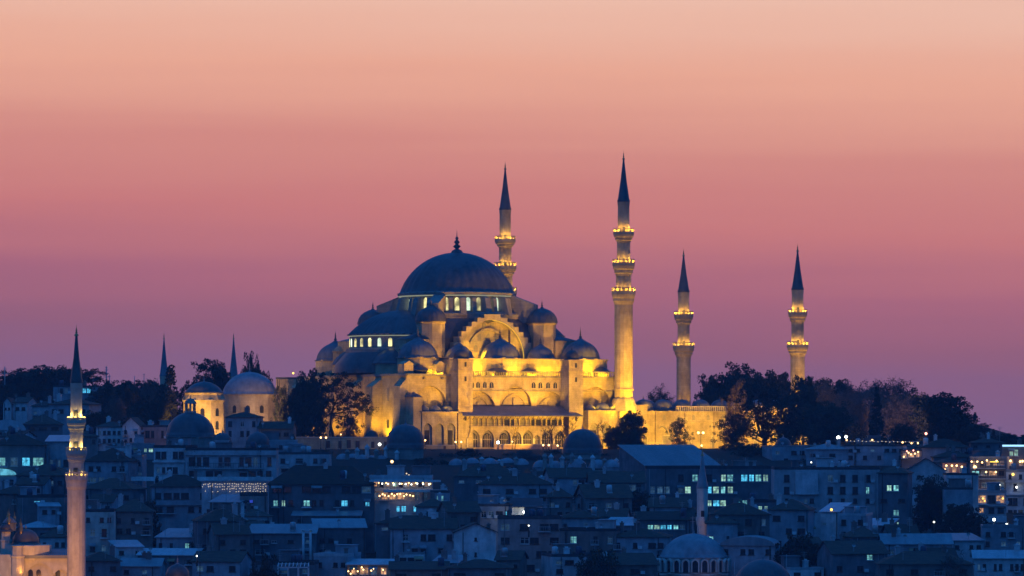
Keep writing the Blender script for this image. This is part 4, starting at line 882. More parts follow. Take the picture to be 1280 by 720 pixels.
h_('little shop with pale tin roof left of the near minaret foot', 66, 86, 683, 'dark', 'shed', .8, 'tin_pale', rows=[(689, 5, 'bd')], Hh=7, chim=0)
# --- left middle
h_('dark hipped house with a row of faint windows right of the near minaret', 106, 160, 577, 'slate', 'hip', 2.8, rows=[(586, 6, 'dd.dd'), (600, 7, 'Pcp.')], Hh=11)
h_('blue grey narrow house wedged beside the long terraced block', 160, 178, 572, 'slate', 'flat', .5, 'tin', rows=[(580, 5, 'dd'), (592, 5, 'PP')], clutter=2)
h_('grey house with deep eaves below the faint window row, left', 100, 166, 612, 'dark', 'hip', 2.2, rows=[(622, 6, 'd.d.dd')], chim=2)
h_('plain grey apartment house with two rows of dark windows right of the near minaret', 104, 142, 640, 'cream', 'flat', .4, 'felt', rows=[(650, 6, 'd.dd'), (666, 10, '.D.D.'), (685, 9, '.D.D.')], Hh=14, clutter=2)
h_('dark brick house between the plain apartments and the little dormered house', 142, 190, 640, 'brick', 'hip', 2.4, rows=[(651, 7, 'd.d.d'), (664, 7, 'dd.d')], chim=2)
tb = h_('broad upper block of the terraced building under the lantern dome', 192, 232, 560, 'pale', 'flat', .5, 'felt', rows=[(569, 9, 'DD.DD'), (588, 8, 'ddDD.')], Hh=14, clutter=2, band=[(577, 2)], cat='building', name='apartment_block')
tb2 = h_('long terraced block with light blue balcony slabs', 232, 345, 563, 'grey', 'flat', .4, 'felt', rows=[(577, 11, 'DdD.dD.dDd.d'), (593, 9, 'D.DD..DDdd')], Hh=14, clutter=4, band=[(567, 4)], cat='building', name='apartment_block')
panel(tb2, 'balcony_slab', 165, 342, 596, 601, 'w_white', y=-2.2, th=2.1); rail(tb2, 236, 330, 585, -1.4)
h_('house with dark hip roof below the balcony slabs', 190, 262, 609, 'slate', 'hip', 2.4, rows=[(620, 8, 'dDdD.d'), (637, 7, 'dd.dd')], band=[(629, 5)], chim=2)
tw = h_('house front hung with a curtain of tiny warm lights', 252, 334, 604, 'grey', 'flat', .3, 'tin', rows=[(626, 7, '.d...'), (640, 7, 'd.d..')], Hh=12, clutter=0)
r_ = random.Random(2); pts = []
for x in range(254, 333, 3):
    for y in range(605, 616, 3):
        if y - 604 < 3 + (x - 252) * .16 or r_.random() < .2: pts.append((x + r_.uniform(-.8, .8), y + r_.uniform(-.7, .7)))
tag(bulbs(tw, pts, .11, 'twinkle', 'light_curtain', -.35), kind='stuff')
bl = h_('narrow house with pink and dark banded front and one cyan window', 300, 334, 620, 'pink', 'flat', .5, 'felt', rows=[(627, 3, 'D.'), (634, 3, 'D.'), (644, 8, '..b.'), (650, 3, 'D.')], Hh=12, clutter=0, chim=0)
panel(bl, 'blue_sign', 312, 316, 625, 629, emit('blue_sign', (.05, .1, .9), .5))
h_('little dormered house with one bright cool window and pale roof', 195, 246, 672, 'slate', 'shed', 1.3, 'tin', rows=[(683, 8, 'd.d..Cd')], Hh=9)
h_('low row with a lit lamp under a pale roof, below the dormered house', 172, 246, 694, 'dark', 'gable', 1.0, 'tin_pale', rows=[(702, 5, 'd.dd.d')], Hh=8, chim=0)
h_('dark house between dormered house and chimney pipes', 248, 308, 652, 'dark', 'hip', 2.4, rows=[(664, 7, 'd.dd'), (684, 7, 'd..d'), (704, 8, 'dd.d')], Hh=13, chim=2)
h_('bottom house with dark roof right of the orange flanked dome', 240, 300, 702, 'slate', 'gable', 1.6, rows=[(711, 7, 'dd.d')], Hh=9)
# --- middle left
b1 = h_('long dark hall with four cool lit windows under a black hip roof', 336, 468, 606, 'dark', 'hip', 3.6, rows=[(612, 8, 'DD.DDD.DDD'), (629, 8, 'ccd.Cdd.dGd.c')], Hh=13, chim=2, clutter=3, cat='building', name='long_hall')
h_('shed with light grey roof in front of the long dark hall', 366, 450, 645, 'dark', 'shed', 1.0, 'tin', rows=[(651, 4, 'd.d.d.d')], Hh=8, chim=0, clutter=1)
h_('wide shed with pale blue roof, left of the chimney pipes', 312, 394, 667, 'dark', 'shed', 1.4, 'tin', rows=[(677, 4, 'ddd.d.d'), (690, 7, 'd..d')], Hh=9, chim=0)
h_('wide shed with pale roof adjoining on the right of the chimney pipes', 394, 457, 660, 'dark', 'shed', 1.4, 'tin', rows=[(676, 6, 'dd.d.'), (690, 6, 'd.d.')], Hh=9, chim=0)
h_('small white cabin on the flat roof under the chimney pipes', 378, 392, 697, 'white', 'flat', .1, 'tin', rows=[(702, 5, 'k.')], Hh=4, d=4, chim=0, clutter=0)
h_('dark block with metal flues and roof clutter, bottom left of centre', 392, 436, 696, 'slate', 'flat', .5, 'tin_pale', rows=[(706, 6, 'd.dd')], Hh=9, clutter=3)
h_('house behind the bottom pergola, bottom left', 320, 392, 706, 'dark', 'flat', .5, 'felt', rows=[(714, 6, 'd.d.d')], Hh=9, clutter=3)
rt = h_('white terrace restaurant strung with warm bulbs, three lit floors', 462, 540, 598, 'pale', 'flat', .5, 'tin_pale', rows=[(605, 7, 'wdwgdwwdw'), (620, 9, 'pWWW.pp'), (636, 8, '....bB.bb.')], Hh=14, clutter=2, band=[(612, 3)], cat='restaurant', name='restaurant')
panel(rt, 'roof_slab', 462, 551, 600, 602.4, 'plastic_white', y=-2.0, th=2.0)
panel(rt, 'terrace_slab', 480, 560, 612, 615, 'plastic_white', y=-2.6, th=2.5)
r_ = random.Random(4)
bulbs(rt, [(474 + i * 4.6 + r_.uniform(-.8, .8), 604 + r_.uniform(-.6, .8)) for i in range(0, 16, 2)], .2, 'bulb_warm', y=-1.2); bulbs(rt, [(478 + i * 7.3, 604.4 + (i % 3) * .5) for i in range(9)], .2, 'bulb_white', 'white_lights', y=-1.2)
bulbs(rt, [(474 + i * 3.8 + r_.uniform(-1, 1), 619 + r_.uniform(-2, 1.5)) for i in range(12)], .22, 'bulb_warm', y=-1.0)
bulbs(rt, [(508, 592), (506, 595), (511, 594), (513, 597), (503, 597)], .22, 'twinkle', 'roof_lights', y=1)
point(P(500, 604, 790), 90, (1, .6, .08), .3); point(P(505, 619, 788), 90, (1, .65, .35), .08); point(P(510, 640, 782), 25, (.2, .7, 1), .08)
h_('annex with two cool windows right of the terrace restaurant', 538, 562, 616, 'slate', 'flat', .4, 'felt', rows=[(623, 7, '.cc.'), (637, 7, 'd.d.')], Hh=12)
gw = h_('house with tall pale blue gable wall and two slit windows', 569, 620, 665, 'white', 'front', 1.5, rows=[(674, 4, '...d...'), (693, 5, '...d...')], Hh=14, frac=.5, chim=1, clutter=0, Y=735)
h_('long dark house joined to the left of the pale gable wall', 488, 570, 661, 'slate', 'gable', 1.8, rows=[(672, 8, '.d.dD.d'), (687, 8, '..dd.d.')], Hh=13, Y=742, chim=2)
h_('white framed dormer house in front of the long dark house', 497, 530, 693, 'pale', 'flat', .3, 'tin', rows=[(701, 8, 'DDD')], Hh=7, chim=0, clutter=1)
fr = h_('dark house beneath the terrace restaurant', 470, 560, 655, 'dark', 'hip', 1.5, rows=[(661, 4, 'd.dd.d')], Hh=11, chim=2)
tr = h_('roof terrace bar with warm bulbs at the bottom edge left of centre', 434, 488, 706, 'ochre', 'gable', .8, 'tin_pale', rows=[(714, 9, 'wWpw')], Hh=8, chim=0, clutter=0)
bulbs(tr, [(436, 714), (439, 717), (443, 711), (453, 709), (455, 712), (465, 713), (468, 711), (480, 712), (448, 714)], .2, 'bulb_warm', y=-.8); point(P(455, 712, 676), 120, (1, .75, .08), .3)
h_('small dark brick roofed house left of the bottom bar terrace', 488, 560, 712, 'brick', 'gable', 1.2, rows=[(719, 4, 'd.d')], Hh=9)
# --- centre
h_('dark house with one small cyan window below the low school wing', 568, 650, 596, 'dark', 'hip', 2.6, rows=[(602, 4, 'p.p....')], Hh=9, chim=2, clutter=3)
c1 = h_('broad dark house with white rooflight on its low hip roof', 598, 690, 606, 'slate', 'hip', 2.2, rows=[(614, 6, 'd.d.dd'), (623, 5, 'd.d..d')], Hh=12, chim=2, clutter=3, cat='building')
h_('small lit rooftop cabin above the broad dark house', 628, 641, 585, 'slate', 'flat', .2, 'felt', rows=[(588, 4, 'b.')], Y=900, Hh=5, d=4, chim=0, clutter=0)
panel(c1, 'rooflight', 625, 648, 599, 602.5, 'plastic_white', y=3, th=2)
h_('house with pale and cyan windows left of the lamp lit gable', 598, 640, 633, 'slate', 'flat', .4, 'felt', rows=[(643, 8, 'kpDb')], Hh=12, clutter=2)
lg = h_('white gabled house front washed by a bright lamp', 640, 677, 634, 'white', 'shed', 1.4, 'felt', rows=[(645, 9, 'pp.p')], Hh=12, chim=0, clutter=0, rz=.01)
bulbs(lg, [(655, 640)], .38, 'bulb_white', 'wall_lamp', -.9); point(P(656, 640, 757), 330, (.95, .95, .8), .08)
h_('house with pinkish bands and long dark strip windows', 622, 702, 649, 'pink', 'flat', .5, 'felt', rows=[(659, 8, 'D.D.DD'), (676, 8, 'D.DD.D'), (693, 8, 'DD.DD'), (710, 8, 'D.D.D')], Hh=15, clutter=3, Y=735, cat='building', name='apartment_block')
h_('little pale gabled dormer house below the chimney wing', 716, 731, 626, 'grey', 'front', 1.2, rows=[(632, 5, '.d.')], Hh=11, d=6, chim=0, clutter=0)
h_('dark row house left of the little dormer house', 684, 716, 622, 'brown', 'hip', 1.8, rows=[(631, 6, 'd.d'), (643, 6, '.dd')], Hh=12)
h_('dark gabled house right of the little dormer house', 732, 790, 622, 'brown', 'gable', 2.4, rows=[(632, 6, 'd.p.d'), (644, 6, 'dd.d.')], Hh=12, chim=2)
h_('pale dormer front half hidden behind the dark centre roofs', 688, 742, 597, 'slate', 'gable', 1.8, rows=[(603, 7, 'd..dD.')], Hh=10)
h_('dark arcade house with faint pale window row right of centre', 738, 806, 603, 'dark', 'gable', 2.0, rows=[(610, 8, 'ddp.dPPd')], Hh=11)
h_('low house with one tall bright slit window right of the pink bands', 700, 748, 648, 'slate', 'hip', 1.5, rows=[(656, 5, 'd..p.')], Hh=11)
pt_ = h_('reddish house with one large turquoise window', 700, 770, 664, 'pink', 'flat', .4, 'felt', rows=[(675, 9, '.C..d.d'), (692, 8, 'd.dd.d')], Hh=13, clutter=2, wmat='w_brick')
h_('small house with pale tilted roof flap above the lit strip window', 756, 796, 657, 'dark', 'shed', 1.2, 'tin_pale', rows=[(666, 6, 'd.dd')], Hh=10, rz=-10, chim=0)
h_('dark house with a long lit strip window left of the thin minaret', 798, 868, 650, 'dark', 'gable', 1.4, rows=[(659, 6, '.CGcccp.')], Hh=11, frac=.85)
h_('grey house with shuttered windows left of the arched dome', 764, 834, 672, 'slate', 'hip', 1.6, rows=[(682, 7, 'd.d.Dd'), (697, 8, 'd.d.d')], Hh=12, chim=2)
h_('cluttered low house under the turquoise window, bottom centre', 690, 760, 696, 'grey', 'flat', .4, 'felt', rows=[(703, 6, 'pD.Pp'), (714, 6, 'd.d.d')], Hh=11, clutter=5)
h_('dark house at the bottom edge right of the pale gable wall', 560, 640, 711, 'dark', 'hip', 1.5, rows=[(718, 4, 'd.d')], Hh=10)
h_('bottom house with red brown roof left of the arched dome', 750, 822, 706, 'brick', 'gable', 1.8, rows=[(714, 6, 'd.d.')], Hh=10)
# --- right of centre
big = h_('dark building carrying the big tilted blue grey roof', 806, 900, 582, 'dark', 'shed', 4.2, 'tin_dull', rows=[(597, 9, '.d..C.dCc')], Y=872, Hh=12, d=15, rz=20, chim=0, clutter=0, cat='building', name='hall')
of = h_('office block with three long rows of cool lit windows', 808, 965, 586, 'dark', 'flat', .5, 'felt', rows=[(597.5, 9, '....d.c.d.gc.cgGg'), (612.5, 9, 'ppp.gc.pgGcg.....'), (629, 8, '.....d.ggcg.bc...')], Hh=16, Y=845, clutter=5, d=7, cat='office block', name='office_block', frac=.85)
h_('dark wing with two lit windows at the right foot of the office block', 938, 970, 628, 'dark', 'flat', .4, 'felt', rows=[(636, 7, '.gg.')], Hh=11, frac=.8)
h_('house with one greenish lit window right of the arched dome', 884, 922, 655, 'slate', 'hip', 1.6, rows=[(674, 8, 'C..d.')], Hh=13)
h_('dark tiled house right of the thin unlit minaret', 890, 962, 644, 'brown', 'hip', 2.2, rows=[(653, 8, 'd.d.D.p'), (668, 7, 'd.d.d')], Hh=13, chim=2, Y=735)
h_('dull slate house between the tiled house and the white gable, lower right', 962, 1010, 638, 'slate', 'hip', 2.0, rows=[(648, 7, 'd.d'), (664, 7, '.dd'), (680, 8, 'd.d')], Hh=15)
h_('low house with pale curved roof edge behind the bottom blue dome', 900, 968, 682, 'slate', 'vault', 1.6, 'tin', rows=[(690, 7, 'd.dd.d')], Hh=11, chim=0)
h_('long row house under the thin flagpole, bottom right of the blue dome', 988, 1030, 712, 'pale', 'flat', .3, 'tin_pale', rows=[(718, 5, 'd.d')], Hh=9, clutter=1)
ap = h_('wide blue grey apartment block with two rows of dark windows', 968, 1100, 587, 'grey', 'flat', .4, 'felt', rows=[(598, 9, '.D..DD..D.D.D.D.'), (613, 9, '.D..DD..D.D.D.c.'), (626, 6, '.d..dd..d.d.d.d.')], Hh=14, clutter=4, chim=3, cat='apartment block', name='apartment_block', d=10)
panel(ap, 'bay', 994, 1022, 590, 618, 'w_grey', y=-.9, th=.85)
h_('narrow dark house joining the apartment block to the tall gable wall', 1098, 1134, 592, 'dark', 'hip', 1.6, rows=[(610, 8, '.gg.'), (626, 5, 'd.d'), (641, 8, '..c.'), (657, 9, '.bc.')], Hh=15, frac=.85)
tg = h_('house with tall windowless pale gable wall beside the dark tree', 1133, 1182, 588, 'grey', 'front', 2.4, 'felt', rows=[(596, 3, '.d...')], Hh=16, clutter=1, Y=830)
h_('white sided gable house with orange lamp on its roof', 1026, 1048, 640, 'white', 'shed', 1.4, 'tin_pale', rows=[(655, 3, 'd..')], Hh=14, rz=-18, chim=0, clutter=0, Y=745)
or_ = [o for o in COL.objects if o.get('label') == 'white sided gable house with orange lamp on its roof'][0]; bulbs(or_, [(1040, 637)], .34, 'bulb_gold', 'roof_lamp', -.4)
h_('narrow white party wall house left of the orange roof lamp', 1008, 1019, 641, 'white', 'shed', .8, 'felt', rows=[(661, 4, '.p')], Hh=14, rz=10, d=6, chim=0, clutter=0, Y=742)
h_('house with pale flat roof right of the orange roof lamp', 1048, 1082, 645, 'slate', 'flat', .35, 'tin_pale', rows=[(653, 7, 'd.d'), (668, 7, 'd.d')], Hh=13)
h_('dark house with white posts in its porch, lower right', 1064, 1104, 672, 'dark', 'hip', 1.8, rows=[(684, 8, 'ppd.pc')], Hh=12, frac=.4)
h_('small roof with pale edge behind the white posts, lower right', 1082, 1112, 657, 'brown', 'shed', 1.0, 'tin_pale', rows=[(664, 4, 'd.d')], Hh=10, rz=-14)
h_('dark house with one small cyan window at lower right', 1040, 1110, 692, 'dark', 'gable', 2.0, rows=[(697, 7, '...c.'), (711, 7, 'd.d.d')], Hh=12)
h_('long low slate house under the dark tree, lower right', 1104, 1190, 680, 'slate', 'gable', 1.6, 'tin', rows=[(690, 6, 'd.d.d.'), (704, 7, 'dd.d.d')], Hh=12, chim=2)
h_('pink grey house at the bottom edge left of the low white house', 1100, 1216, 706, 'pink', 'hip', 2.2, rows=[(715, 7, 'd.d.d.d')], Hh=12, chim=2, wmat='w_brown')
h_('low white house with pale tin roof, bottom right corner', 1218, 1284, 698, 'pale', 'gable', 1.2, 'tin_pale', rows=[(709, 8, 'dd.dd.ddd')], Hh=11, clutter=1)
# --- right hilltop
h_('grey cottage with three dark windows under the broad trees', 965, 1010, 559, 'slate', 'flat', .3, 'tin', rows=[(566, 5, 'd.dd'), (575, 4, '.d.d')], Y=925, Hh=6)
h_('low house with pale roof clutter left of the terrace rail', 1008, 1060, 562, 'slate', 'hip', 1.4, 'tin', rows=[(569, 4, 'd.d.'), (577, 4, '.d.d')], Y=915, clutter=4)
rl = h_('rooftop cafe with a long rail of bulbs under the cone shaped fir', 1056, 1134, 558, 'slate', 'flat', .3, 'felt', rows=[(563, 4, 'dd.d.ddd'), (572, 5, 'd.d.d..d')], Y=915, Hh=7, clutter=2, cat='cafe')
bulbs(rl, [(1058 + i * 4.9, 550.5 + (i % 3) * .4 + i * .12) for i in range(19)], .13, 'twinkle', y=-.6)
bulbs(rl, [(1058, 550), (1090, 550), (1128, 553), (1139, 554), (1147, 554)], .27, 'bulb_warm', 'rail_lamps', y=-.7); panel(rl, 'rail', 1056, 1150, 551.5, 552.2, 'pole', y=-.5, th=.08)
cf = h_('small crowded cafe with red and white lamps beneath the rooftop rail', 1126, 1152, 564, 'brown', 'flat', .2, 'felt', rows=[(569, 5, 'wWw')], Y=905, Hh=7, chim=0)
bulbs(cf, [(1130, 571), (1136, 566), (1139, 568), (1144, 567), (1148, 565)], .26, 'bulb_warm', y=-.7); bulbs(cf, [(1134, 564), (1142, 563)], .24, 'bulb_pink', 'red_lamps', y=-.7); point(P(1138, 568, 900), 160, (1, .6, .35), .08)
h_('dark house with glazed attic below the tall dark tree, right', 1152, 1214, 560, 'slate', 'hip', 2.0, rows=[(566, 3, '....dddd')], Y=905, Hh=8)
h_('dark house with two pale chimneys right of the rooftop cafe', 1168, 1218, 572, 'dark', 'hip', 1.6, rows=[(577, 3, 'd.d')], Y=893, Hh=9, chim=2)
c2_ = h_('pinkish terrace restaurant with four warm lamps right of the tall gable wall', 1178, 1208, 579, 'pink', 'hip', 1.2, rows=[(587, 7, 'pwp')], Hh=12, Y=855, chim=0, cat='restaurant', name='restaurant')
bulbs(c2_, [(1182, 582), (1189, 582), (1195, 582), (1201.5, 583.5), (1180, 587)], .3, 'bulb_warm', y=-.8); point(P(1190, 585, 850), 240, (1, .55, .4), .08)
h_('pale house with dim tall windows under the pink terrace restaurant', 1184, 1223, 594, 'pale', 'flat', .3, 'felt', rows=[(602, 8, '..dd.'), (615, 8, '.bC.')], Hh=13, clutter=0)
r1 = h_('stacked terrace restaurant with yellow tube and three lit decks', 1213, 1258, 573, 'dark', 'flat', .3, 'tin', rows=[(579, 6, 'wdwww'), (591.5, 6, 'CpWd'), (606, 6, 'wpwp')], Hh=16, Y=850, clutter=1, cat='restaurant', name='restaurant')
bulbs(r1, [(1215, 577), (1222, 577), (1228, 578), (1234, 575.5), (1246, 576), (1233, 590), (1245, 590), (1222, 606), (1237.5, 606)], .27, 'bulb_warm', y=-.9); bulbs(r1, [(1219, 584)], .55, 'bulb_warm', 'globe_lamp', -.9); bulbs(r1, [(1249, 606.5)], .4, 'bulb_white', 'white_lamp', -.8)
panel(r1, 'yellow_tube', 1238, 1248.5, 576.6, 577.8, 'tube_gold', y=-.9, th=.1); rail(r1, 1214, 1257, 585, -1.2); rail(r1, 1214, 1257, 598, -1.2); rail(r1, 1214, 1257, 611, -1.2)
point(P(1232, 580, 845), 110, (1, .62, .08), .3); point(P(1240, 603, 845), 80, (.9, .7, .5), .08)
r2 = h_('house with blue white light tube along its roof at the right edge', 1253, 1300, 558, 'dark', 'flat', .3, 'felt', rows=[(566, 8, '.GG....'), (578, 8, 'WW.Ww..')], Hh=14, Y=862, clutter=0, cat='building')
panel(r2, 'light_tube', 1253, 1296, 556, 558.2, 'tube_blue', y=-.6, th=.3); bulbs(r2, [(1260, 576), (1263, 576), (1275, 577), (1278, 576.5)], .34, 'bulb_warm', y=-.8); point(P(1270, 577, 855), 220, (1, .6, .35), .08)
r3 = h_('pale house with yellow wall lamp and balconies at the right edge', 1258, 1300, 590, 'pale', 'flat', .4, 'tin', rows=[(596, 6, 'd.d..d'), (609, 9, '.d.dD.'), (627, 9, 'DD.DD.'), (642, 9, 'DdDd..')], Hh=17, Y=838, clutter=1, band=[(602, 2), (618, 2)])
bulbs(r3, [(1266.5, 593)], .42, 'bulb_gold', 'wall_lamp', -.8); bulbs(r3, [(1271, 609)], .3, 'bulb_white', 'balcony_lamp', -.8); point(P(1267, 594, 832), 120, (1, .7, .2), .08)
r4 = h_('grey house with yellow and orange lit bay windows above the street lamps', 1220, 1258, 616, 'grey', 'flat', .4, 'tin', rows=[(624, 10, 'WDW'), (638, 7, 'wdd')], Hh=15, Y=822, clutter=1, band=[(632, 2)])
bulbs(r4, [(1228, 623), (1230, 626), (1253, 623)], .26, 'bulb_gold', y=-.6); panel(r4, 'shop_front', 1222, 1258, 645, 653, 'w_pale', y=-.4, th=.3)
h_('dim house with two cool shop windows beside the dark tree', 1180, 1216, 612, 'slate', 'flat', .3, 'felt', rows=[(614.5, 6, '.bp.C')], Hh=12, clutter=1)
h_('pale low house right of the dark tree above the bottom right corner', 1228, 1290, 660, 'slate', 'flat', .4, 'tin', rows=[(668, 6, 'd.dd.d'), (680, 6, 'd.d.d.')], Hh=12, clutter=2)
h_('row of low dark roofs at the skyline right of the cypress', 1214, 1256, 554, 'dark', 'hip', 1.2, rows=[(558, 3, 'd.d.d')], Y=900, Hh=7)
# --- stone house left of the prayer wall
h_('tall pinkish stone house behind the plane tree with a lamp on its corner', 345, 392, 474, 'pink', 'flat', .4, 'lead', rows=[(490, 6, 'd.d'), (512, 6, 'd.d')], Y=1012, wmat='stone', chim=0, clutter=0)
spot((-60, 987, 58), (-54, 1011, 66), 16000, 75, (1, .55, .25))
th_ = [o for o in COL.objects if o.get('label', '').startswith('tall pinkish stone')][0]; bulbs(th_, [(366.5, 466.5)], .35, 'bulb_gold', 'corner_lamp', -.1)
h_('dark two storey house with hipped roof before the large mausoleum', 282, 323, 522, 'slate', 'hip', 1.4, rows=[(530, 7, 'd.d.d'), (542, 7, 'd.dd.')], Y=940, chim=2, clutter=0)
h_('brown low house right of the dark hipped house, under the large mausoleum', 323, 364, 536, 'brown', 'gable', 1.6, rows=[(543, 5, 'd.dd')], Y=938, chim=1)
h_('slate house with pale canopy left of the terrace wall', 330, 372, 552, 'slate', 'flat', .3, 'tin_pale', rows=[(559, 5, 'd.d.d'), (568, 5, 'd.d.')], Y=915, Hh=7)
h_('low grey building between school wing and long terraced block', 346, 412, 568, 'grey', 'flat', .4, 'felt', rows=[(576, 6, 'd.D.dd'), (587, 6, 'd.d.')], Y=890, Hh=9, clutter=3)

for a in (
    ('pale rooftop room above the deep eaved grey house, left', 118, 140, 604, 'pale', 'flat', .2, 'tin', [(609, 5, 'd.p')], 5), ('small brick house with tin roof left of the banded pink front', 262, 300, 628, 'brick', 'shed', 1.2, 'tin', [(638, 6, 'd.d'), (647, 5, 'dd.')], 11), ('little pale annex under the banded pink front', 304, 330, 656, 'pale', 'gable', 1.0, 'tile', [(663, 5, 'd.d')], 9),
    ('brown house with crooked tile roof left of the wide pale blue shed', 270, 312, 668, 'brown', 'gable', 1.8, 'tile', [(678, 6, 'd.d'), (690, 6, '.dd')], 12), ('small grey house behind the left sheds, below the long dark hall', 300, 340, 646, 'grey', 'hip', 1.4, 'tile', [(653, 5, 'd.dd')], 10), ('tin roofed lean to right of the little bar terrace', 540, 572, 704, 'slate', 'shed', 1.0, 'tin', [(711, 5, 'd.d')], 9),
    ('small tiled house beside the pale gable wall, on its right', 620, 650, 700, 'brick', 'gable', 1.4, 'tile', [(708, 5, 'd.d')], 10), ('pale flat cabin on the banded pink block roof', 636, 654, 644, 'pale', 'flat', .2, 'tin', [(647, 3, 'd.d')], 7), ('narrow brown house between the dark terrace houses, left of the lit gable', 560, 600, 640, 'brown', 'gable', 1.8, 'tile', [(649, 6, 'd.d'), (658, 5, '.d.')], 12),
    ('grey house with two dark windows left of the narrow brown gable', 520, 562, 634, 'grey', 'hip', 1.6, 'tile', [(643, 7, '.d.d')], 11), ('small dark shed under the white rooflight house', 604, 640, 622, 'dark', 'shed', .9, 'tin', [(628, 4, 'd.d')], 9), ('old house with sagging tile roof left of the dormer house', 660, 690, 612, 'brick', 'gable', 1.6, 'tile', [(619, 5, 'd.d')], 10),
    ('pale cottage under the dark arcade house', 748, 782, 646, 'pale', 'gable', 1.4, 'tile', [(653, 5, 'd.d.')], 10), ('slate row house above the lit strip window', 812, 858, 634, 'slate', 'gable', 1.6, 'tile', [(642, 6, 'd.dd'), (651, 5, 'dd.')], 12), ('dark cottage left of the thin minaret balcony', 840, 874, 642, 'brown', 'hip', 1.4, 'tile', [(650, 5, '.d.')], 11),
    ('low tin roofed house under the lit end of the office block', 930, 972, 648, 'grey', 'shed', 1.2, 'tin', [(657, 6, 'd.d.p')], 11), ('brick house right of the dull slate house', 1000, 1030, 684, 'brick', 'gable', 1.6, 'tile', [(693, 6, 'd.d')], 11), ('pale house under the orange roof lamp', 1040, 1072, 678, 'pale', 'flat', .3, 'felt', [(686, 6, 'd.d')], 11),
    ('small dark gabled house before the tall pale gable wall', 1112, 1148, 668, 'brown', 'gable', 1.6, 'tile', [(676, 5, 'd.d')], 11), ('grey annex beside the pale low house, far right', 1190, 1230, 676, 'grey', 'shed', 1.0, 'tin', [(684, 5, 'd.dd')], 10), ('brown tile house in front of the pink grey house, bottom right', 1150, 1196, 698, 'brick', 'gable', 1.6, 'tile', [(706, 6, 'd.d.d')], 11),
    ('white upper storey behind the left tiled roofs, under the pale mansion', 132, 158, 560, 'pale', 'flat', .3, 'tin', [(566, 5, 'ddd')], 8), ('small tile roofed house left of the mansion, behind the near minaret', 98, 122, 546, 'brown', 'hip', 1.4, 'tile', [(552, 5, 'd.d')], 8), ('pale cottage with lean to above the four blue windows', 0, 26, 546, 'grey', 'gable', 1.2, 'tile', [(551, 4, 'd.d')], 9),
    ('dark house over the glass vaulted shop, left edge', 20, 54, 606, 'slate', 'gable', 1.4, 'tile', [(613, 5, 'd.d')], 10), ('brown house left of the lamp lit brown house, left edge', -10, 24, 618, 'brick', 'hip', 1.6, 'tile', [(627, 6, 'd.d')], 11), ('grey house right of the near minaret above the plain apartments', 112, 140, 628, 'slate', 'gable', 1.4, 'tile', [(635, 5, 'd.d')], 11),
    ('low pale shed in front of the dark brick house, lower left', 146, 178, 684, 'pale', 'shed', .9, 'tin_pale', [(691, 5, 'd.d')], 9), ('dark tile house right of the near minaret at the bottom', 106, 150, 702, 'dark', 'hip', 1.6, 'tile', [(711, 6, 'd.d')], 11), ('tin roofed row left of the orange flanked dome', 150, 200, 708, 'slate', 'gable', 1.2, 'tin', [(715, 5, 'd.d.')], 9)):
    h_(a[0], *a[1:8], rows=a[8], Hh=a[9], clutter=hr.choice((0, 1, 2)), chim=hr.choice((0, 1, 1, 2)), rz=hr.uniform(-16, 16))

# ------------------------------------------------------------------ chimney pipes, pergola, masts
o = empty('chimney_pipe', P(384, 700, 735), 0, 'pair of tall pale flue pipes rising in front of the wide sheds', 'chimney')
m = MB(); k = 735 / F
for dx in (-.7, .6): m.tube((dx, 0, -1), (dx, 0, 36 * k), .22, .22, 8); m.tube((dx, 0, 36 * k), (dx, 0, 36 * k + .3), .3, .3, 8)
m.build('flue', 'plastic_white', o); m = MB()
for i in range(5): m.box(-.9, .8, -.05, .05, 1 + i, 1.12 + i)
m.build('bracket', 'pole', o)
o = empty('pergola', P(366, 722, 668), 0, 'white framed roof pergola at the bottom edge left of centre', 'pergola')
m = MB(); k = 668 / F; w = 19 * k; zt = 12 * k
for x in (-w, -w / 3, w / 3, w): m.box(x - .07, x + .07, -.07, .07, -2, zt); m.box(x - .07, x + .07, 2.93, 3.07, -2, zt + .5)
m.build('posts', 'plastic_white', o); m = MB(); m.box(-w, w, -.08, .08, zt, zt + .16); m.box(-w, w, 2.92, 3.08, zt + .5, zt + .66)
for i in range(9): x = -w + 2 * w * i / 8; m.add([(x - .05, 0, zt + .17), (x + .05, 0, zt + .17), (x + .05, 3, zt + .67), (x - .05, 3, zt + .67), (x - .05, 0, zt + .3), (x + .05, 0, zt + .3), (x + .05, 3, zt + .8), (x - .05, 3, zt + .8)], [(0, 1, 2, 3), (4, 5, 6, 7), (0, 1, 5, 4), (3, 2, 6, 7), (0, 3, 7, 4), (1, 2, 6, 5)])
m.build('rafters', 'plastic_white', o)
def mast(label, px, py0, py1, Y, r=.08, arms=(), name='mast', cat='mast', group=None):
    s = Y / F; o = empty(name, P(px, py1, Y), 0, label, cat, group); hh = (py1 - py0) * s; m = MB(); m.tube((0, 0, -2), (0, 0, hh), r, r * .6, 6); m.build('pole', 'pole', o)
    if arms:
        m = MB()
        for z, w in arms: m.tube((-w, 0, hh * z), (w, 0, hh * z), r * .5, r * .5, 4)
        m.build('arms', 'pole', o)
    return o
mast('tall lattice aerial on the left skyline', 133, 458, 480, 1100, .22, ((.4, .9), (.6, .7), (.8, .5), (.95, .3)))
mast('short thin aerial on the left skyline right of the tall one', 137, 468, 480, 1100, .15, ((.8, .4),))
mast('thin pole on the left skyline nearest the tall cypress', 180, 467, 480, 1100, .14, ((.9, .3),))
mast('thin pole on the left skyline between aerials and cypress', 168, 470, 480, 1100, .14)
mast('branching old aerial at the far left skyline', 6, 458, 480, 1050, .2, ((.6, 1.0), (.85, .6)))
mast('thin flagpole behind the bottom blue dome', 983, 693, 720, 700, .07)
